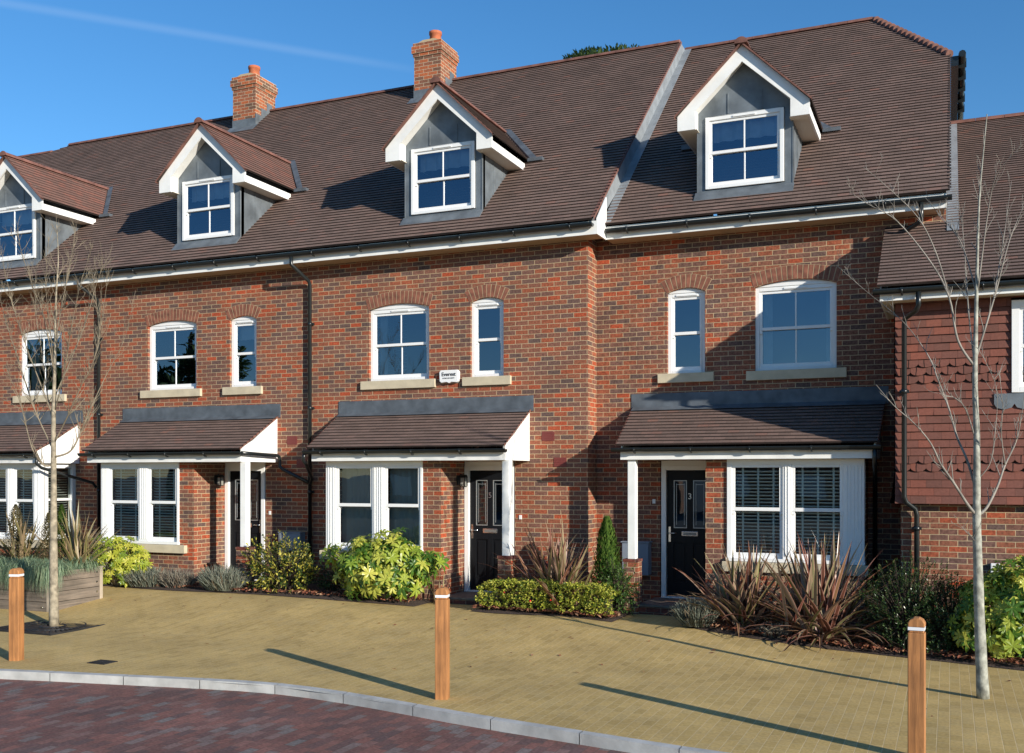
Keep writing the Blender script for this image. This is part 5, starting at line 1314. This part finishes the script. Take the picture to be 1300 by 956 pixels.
bare_tree('leafless young tree with thin pale grey trunk at the right', br_, [(1244, 800), (1241, 700), (1240, 655), (1240, 560), (1238, 500), (1238, 460), (1240, 362), (1243, 258), (1249, 188), (1253, 145)], limbsR, YR, .060, BARK_R, 5, 5, .28, TWIG_R)
YL = -4.35; bl = (-6.70, YL, 0)
limbsL = [
 ([(67, 590), (55, 590), (41, 570), (28, 520), (20, 495), (8, 470)], -.5, .018),
 ([(70, 580), (90, 572), (104, 545), (119, 510), (135, 476), (158, 430), (172, 369)], .5, .018),
 ([(70, 560), (86, 528), (103, 490), (119, 457), (130, 400), (138, 340)], -.4, .015),
 ([(67, 570), (44, 520), (24, 460), (8, 410), (-4, 360)], .5, .015),
 ([(68, 530), (47, 476), (28, 425), (12, 372), (2, 320)], -.3, .013),
 ([(69, 505), (92, 452), (110, 405), (124, 356), (138, 325)], .6, .012),
 ([(68, 470), (56, 403), (41, 363), (27, 318), (22, 290)], -.4, .011),
 ([(69, 440), (80, 380), (90, 330), (98, 280)], .3, .011),
 ([(69, 545), (60, 500), (52, 440), (45, 390), (46, 330)], .5, .011),
 ([(70, 520), (82, 470), (90, 420), (100, 370), (118, 310)], -.6, .011),
 ([(69, 480), (64, 420), (58, 360), (62, 300)], -.5, .009),
 ([(119, 457), (126, 430), (122, 380), (116, 340)], .3, .007)]
bare_tree('leafless young tree with buff trunk rising from the iron grate', bl, [(68, 700), (68, 640), (68, 585), (68, 530), (70, 450), (71, 380), (74, 330), (72, 285)], limbsL, YL, .072, BARK_L, 9, 11, .40, TWIG_L)

# ------------------------------------------------------------------ evergreen beyond the roof
def evergreen(name, label, base, h, crown_r, crown_z, n, ls, mat, cl=26, group=None):
    rnd = random.Random(int(base[0] * 10)); t = thing(name, base, label, 'tree', group); tr = MB()
    b = Vector(base); tr.tube([b, b + Vector((.2, 0, h * .5)), b + Vector((0, 0, h * .95))], [h * .03, h * .02, h * .006], 10)
    mb = MB(); cen = b + Vector((0, 0, crown_z)); hh = h - crown_z
    for c_ in range(cl):
        v = Vector((rnd.gauss(0, 1), rnd.gauss(0, 1), rnd.gauss(0, 1))).normalized(); r_ = rnd.uniform(.35, .85)
        cc = cen + Vector((v.x * crown_r * r_, v.y * crown_r * r_, v.z * hh * r_ * .9)); cr = crown_r * rnd.uniform(.18, .34)
        tr.tube([b + Vector((0, 0, min(h * .9, max(h * .3, cc.z - b.z - crown_r * .3)))), cc], [h * .008, h * .003], 5, cap=False)
        for k in range(n // cl):
            w_ = Vector((rnd.gauss(0, 1), rnd.gauss(0, 1), rnd.gauss(0, .6))).normalized(); p = cc + w_ * cr * rnd.uniform(.4, 1.05)
            add_leaf(mb, p, w_ + Vector((0, 0, .5)), Vector((rnd.random(), rnd.random(), 1)), ls * rnd.uniform(.6, 1.3), ls * .2)
    tr.build('trunk', BARK_D, t); mb.build('crown', mat, t); return t
def tree_at(px, py, Y, w, label):
    p = at(px, py, Y); evergreen('pine_tree', label, (p.x, Y, 0), p.z, w, p.z - w * 1.0, 60000, .30, LF_TREE, 90)
tree_at(756, 53, 28, 2.9, 'dark green pine crown showing just over the roof ridge')
p = at(806, 57, 34); evergreen('pine_tree', 'small tip of a pine just over the ridge, right of the larger crown', (p.x, 34, 0), p.z, 1.6, p.z - 2.4, 9000, .22, LF_TREE, 30)
# across the street, mirrored in the window panes
for x, y, h, r in ((-44, -42, 13, 4.5), (-34, -46, 10.5, 4.5), (-52, -34, 12, 4.5)):
    evergreen('street_tree', ('tallest', 'middle', 'leftmost')[(13, 10.5, 12).index(h)] + ' evergreen tree across the street, mirrored in the panes', (x, y, 0), h, r, h * .6, 6000, .7, LF_TREE, 36, group='evergreens across the street')
for i, x in enumerate((-26, -15, -4, 8)):
    o = thing('opposite_house', (x, -46, 0), ('first', 'second', 'third', 'fourth')[i] + ' brick house across the street counted from the evergreens, mirrored in the lower panes', 'house', 'houses across the street')
    w = MB(); w.box(x - 4.2, x + 4.2, -50, -46, -.2, 5.0); w.prism([(x - 4.2, 5.0), (x + 4.2, 5.0), (x, 8.2)], 'y', -50, -46); w.build('wall', BRICK, o)
    f = MB()
    for s_ in (-1, 1): f.prism([(x + s_ * 4.6, 4.75), (x + s_ * 4.6, 4.95), (x, 8.45), (x, 8.25)], 'y', -50.4, -45.5)
    f.build('roof', [TILE_EDGE], o)
    g_ = MB()
    for s_ in (-1, 1): g_.prism([(x + s_ * 4.6, 4.7), (x + s_ * 4.6, 4.93), (x, 8.43), (x, 8.13)], 'y', -45.49, -45.45)
    g_.build('bargeboard', WHITE_P, o)
    q = MB()
    for (a, z) in ((-3, .9), (1.2, .9), (-2.8, 3.2), (1.2, 3.2)): q.box(x + a, x + a + 1.6, -46, -45.96, z, z + 1.3)
    q.build('windows', WHITE, o)
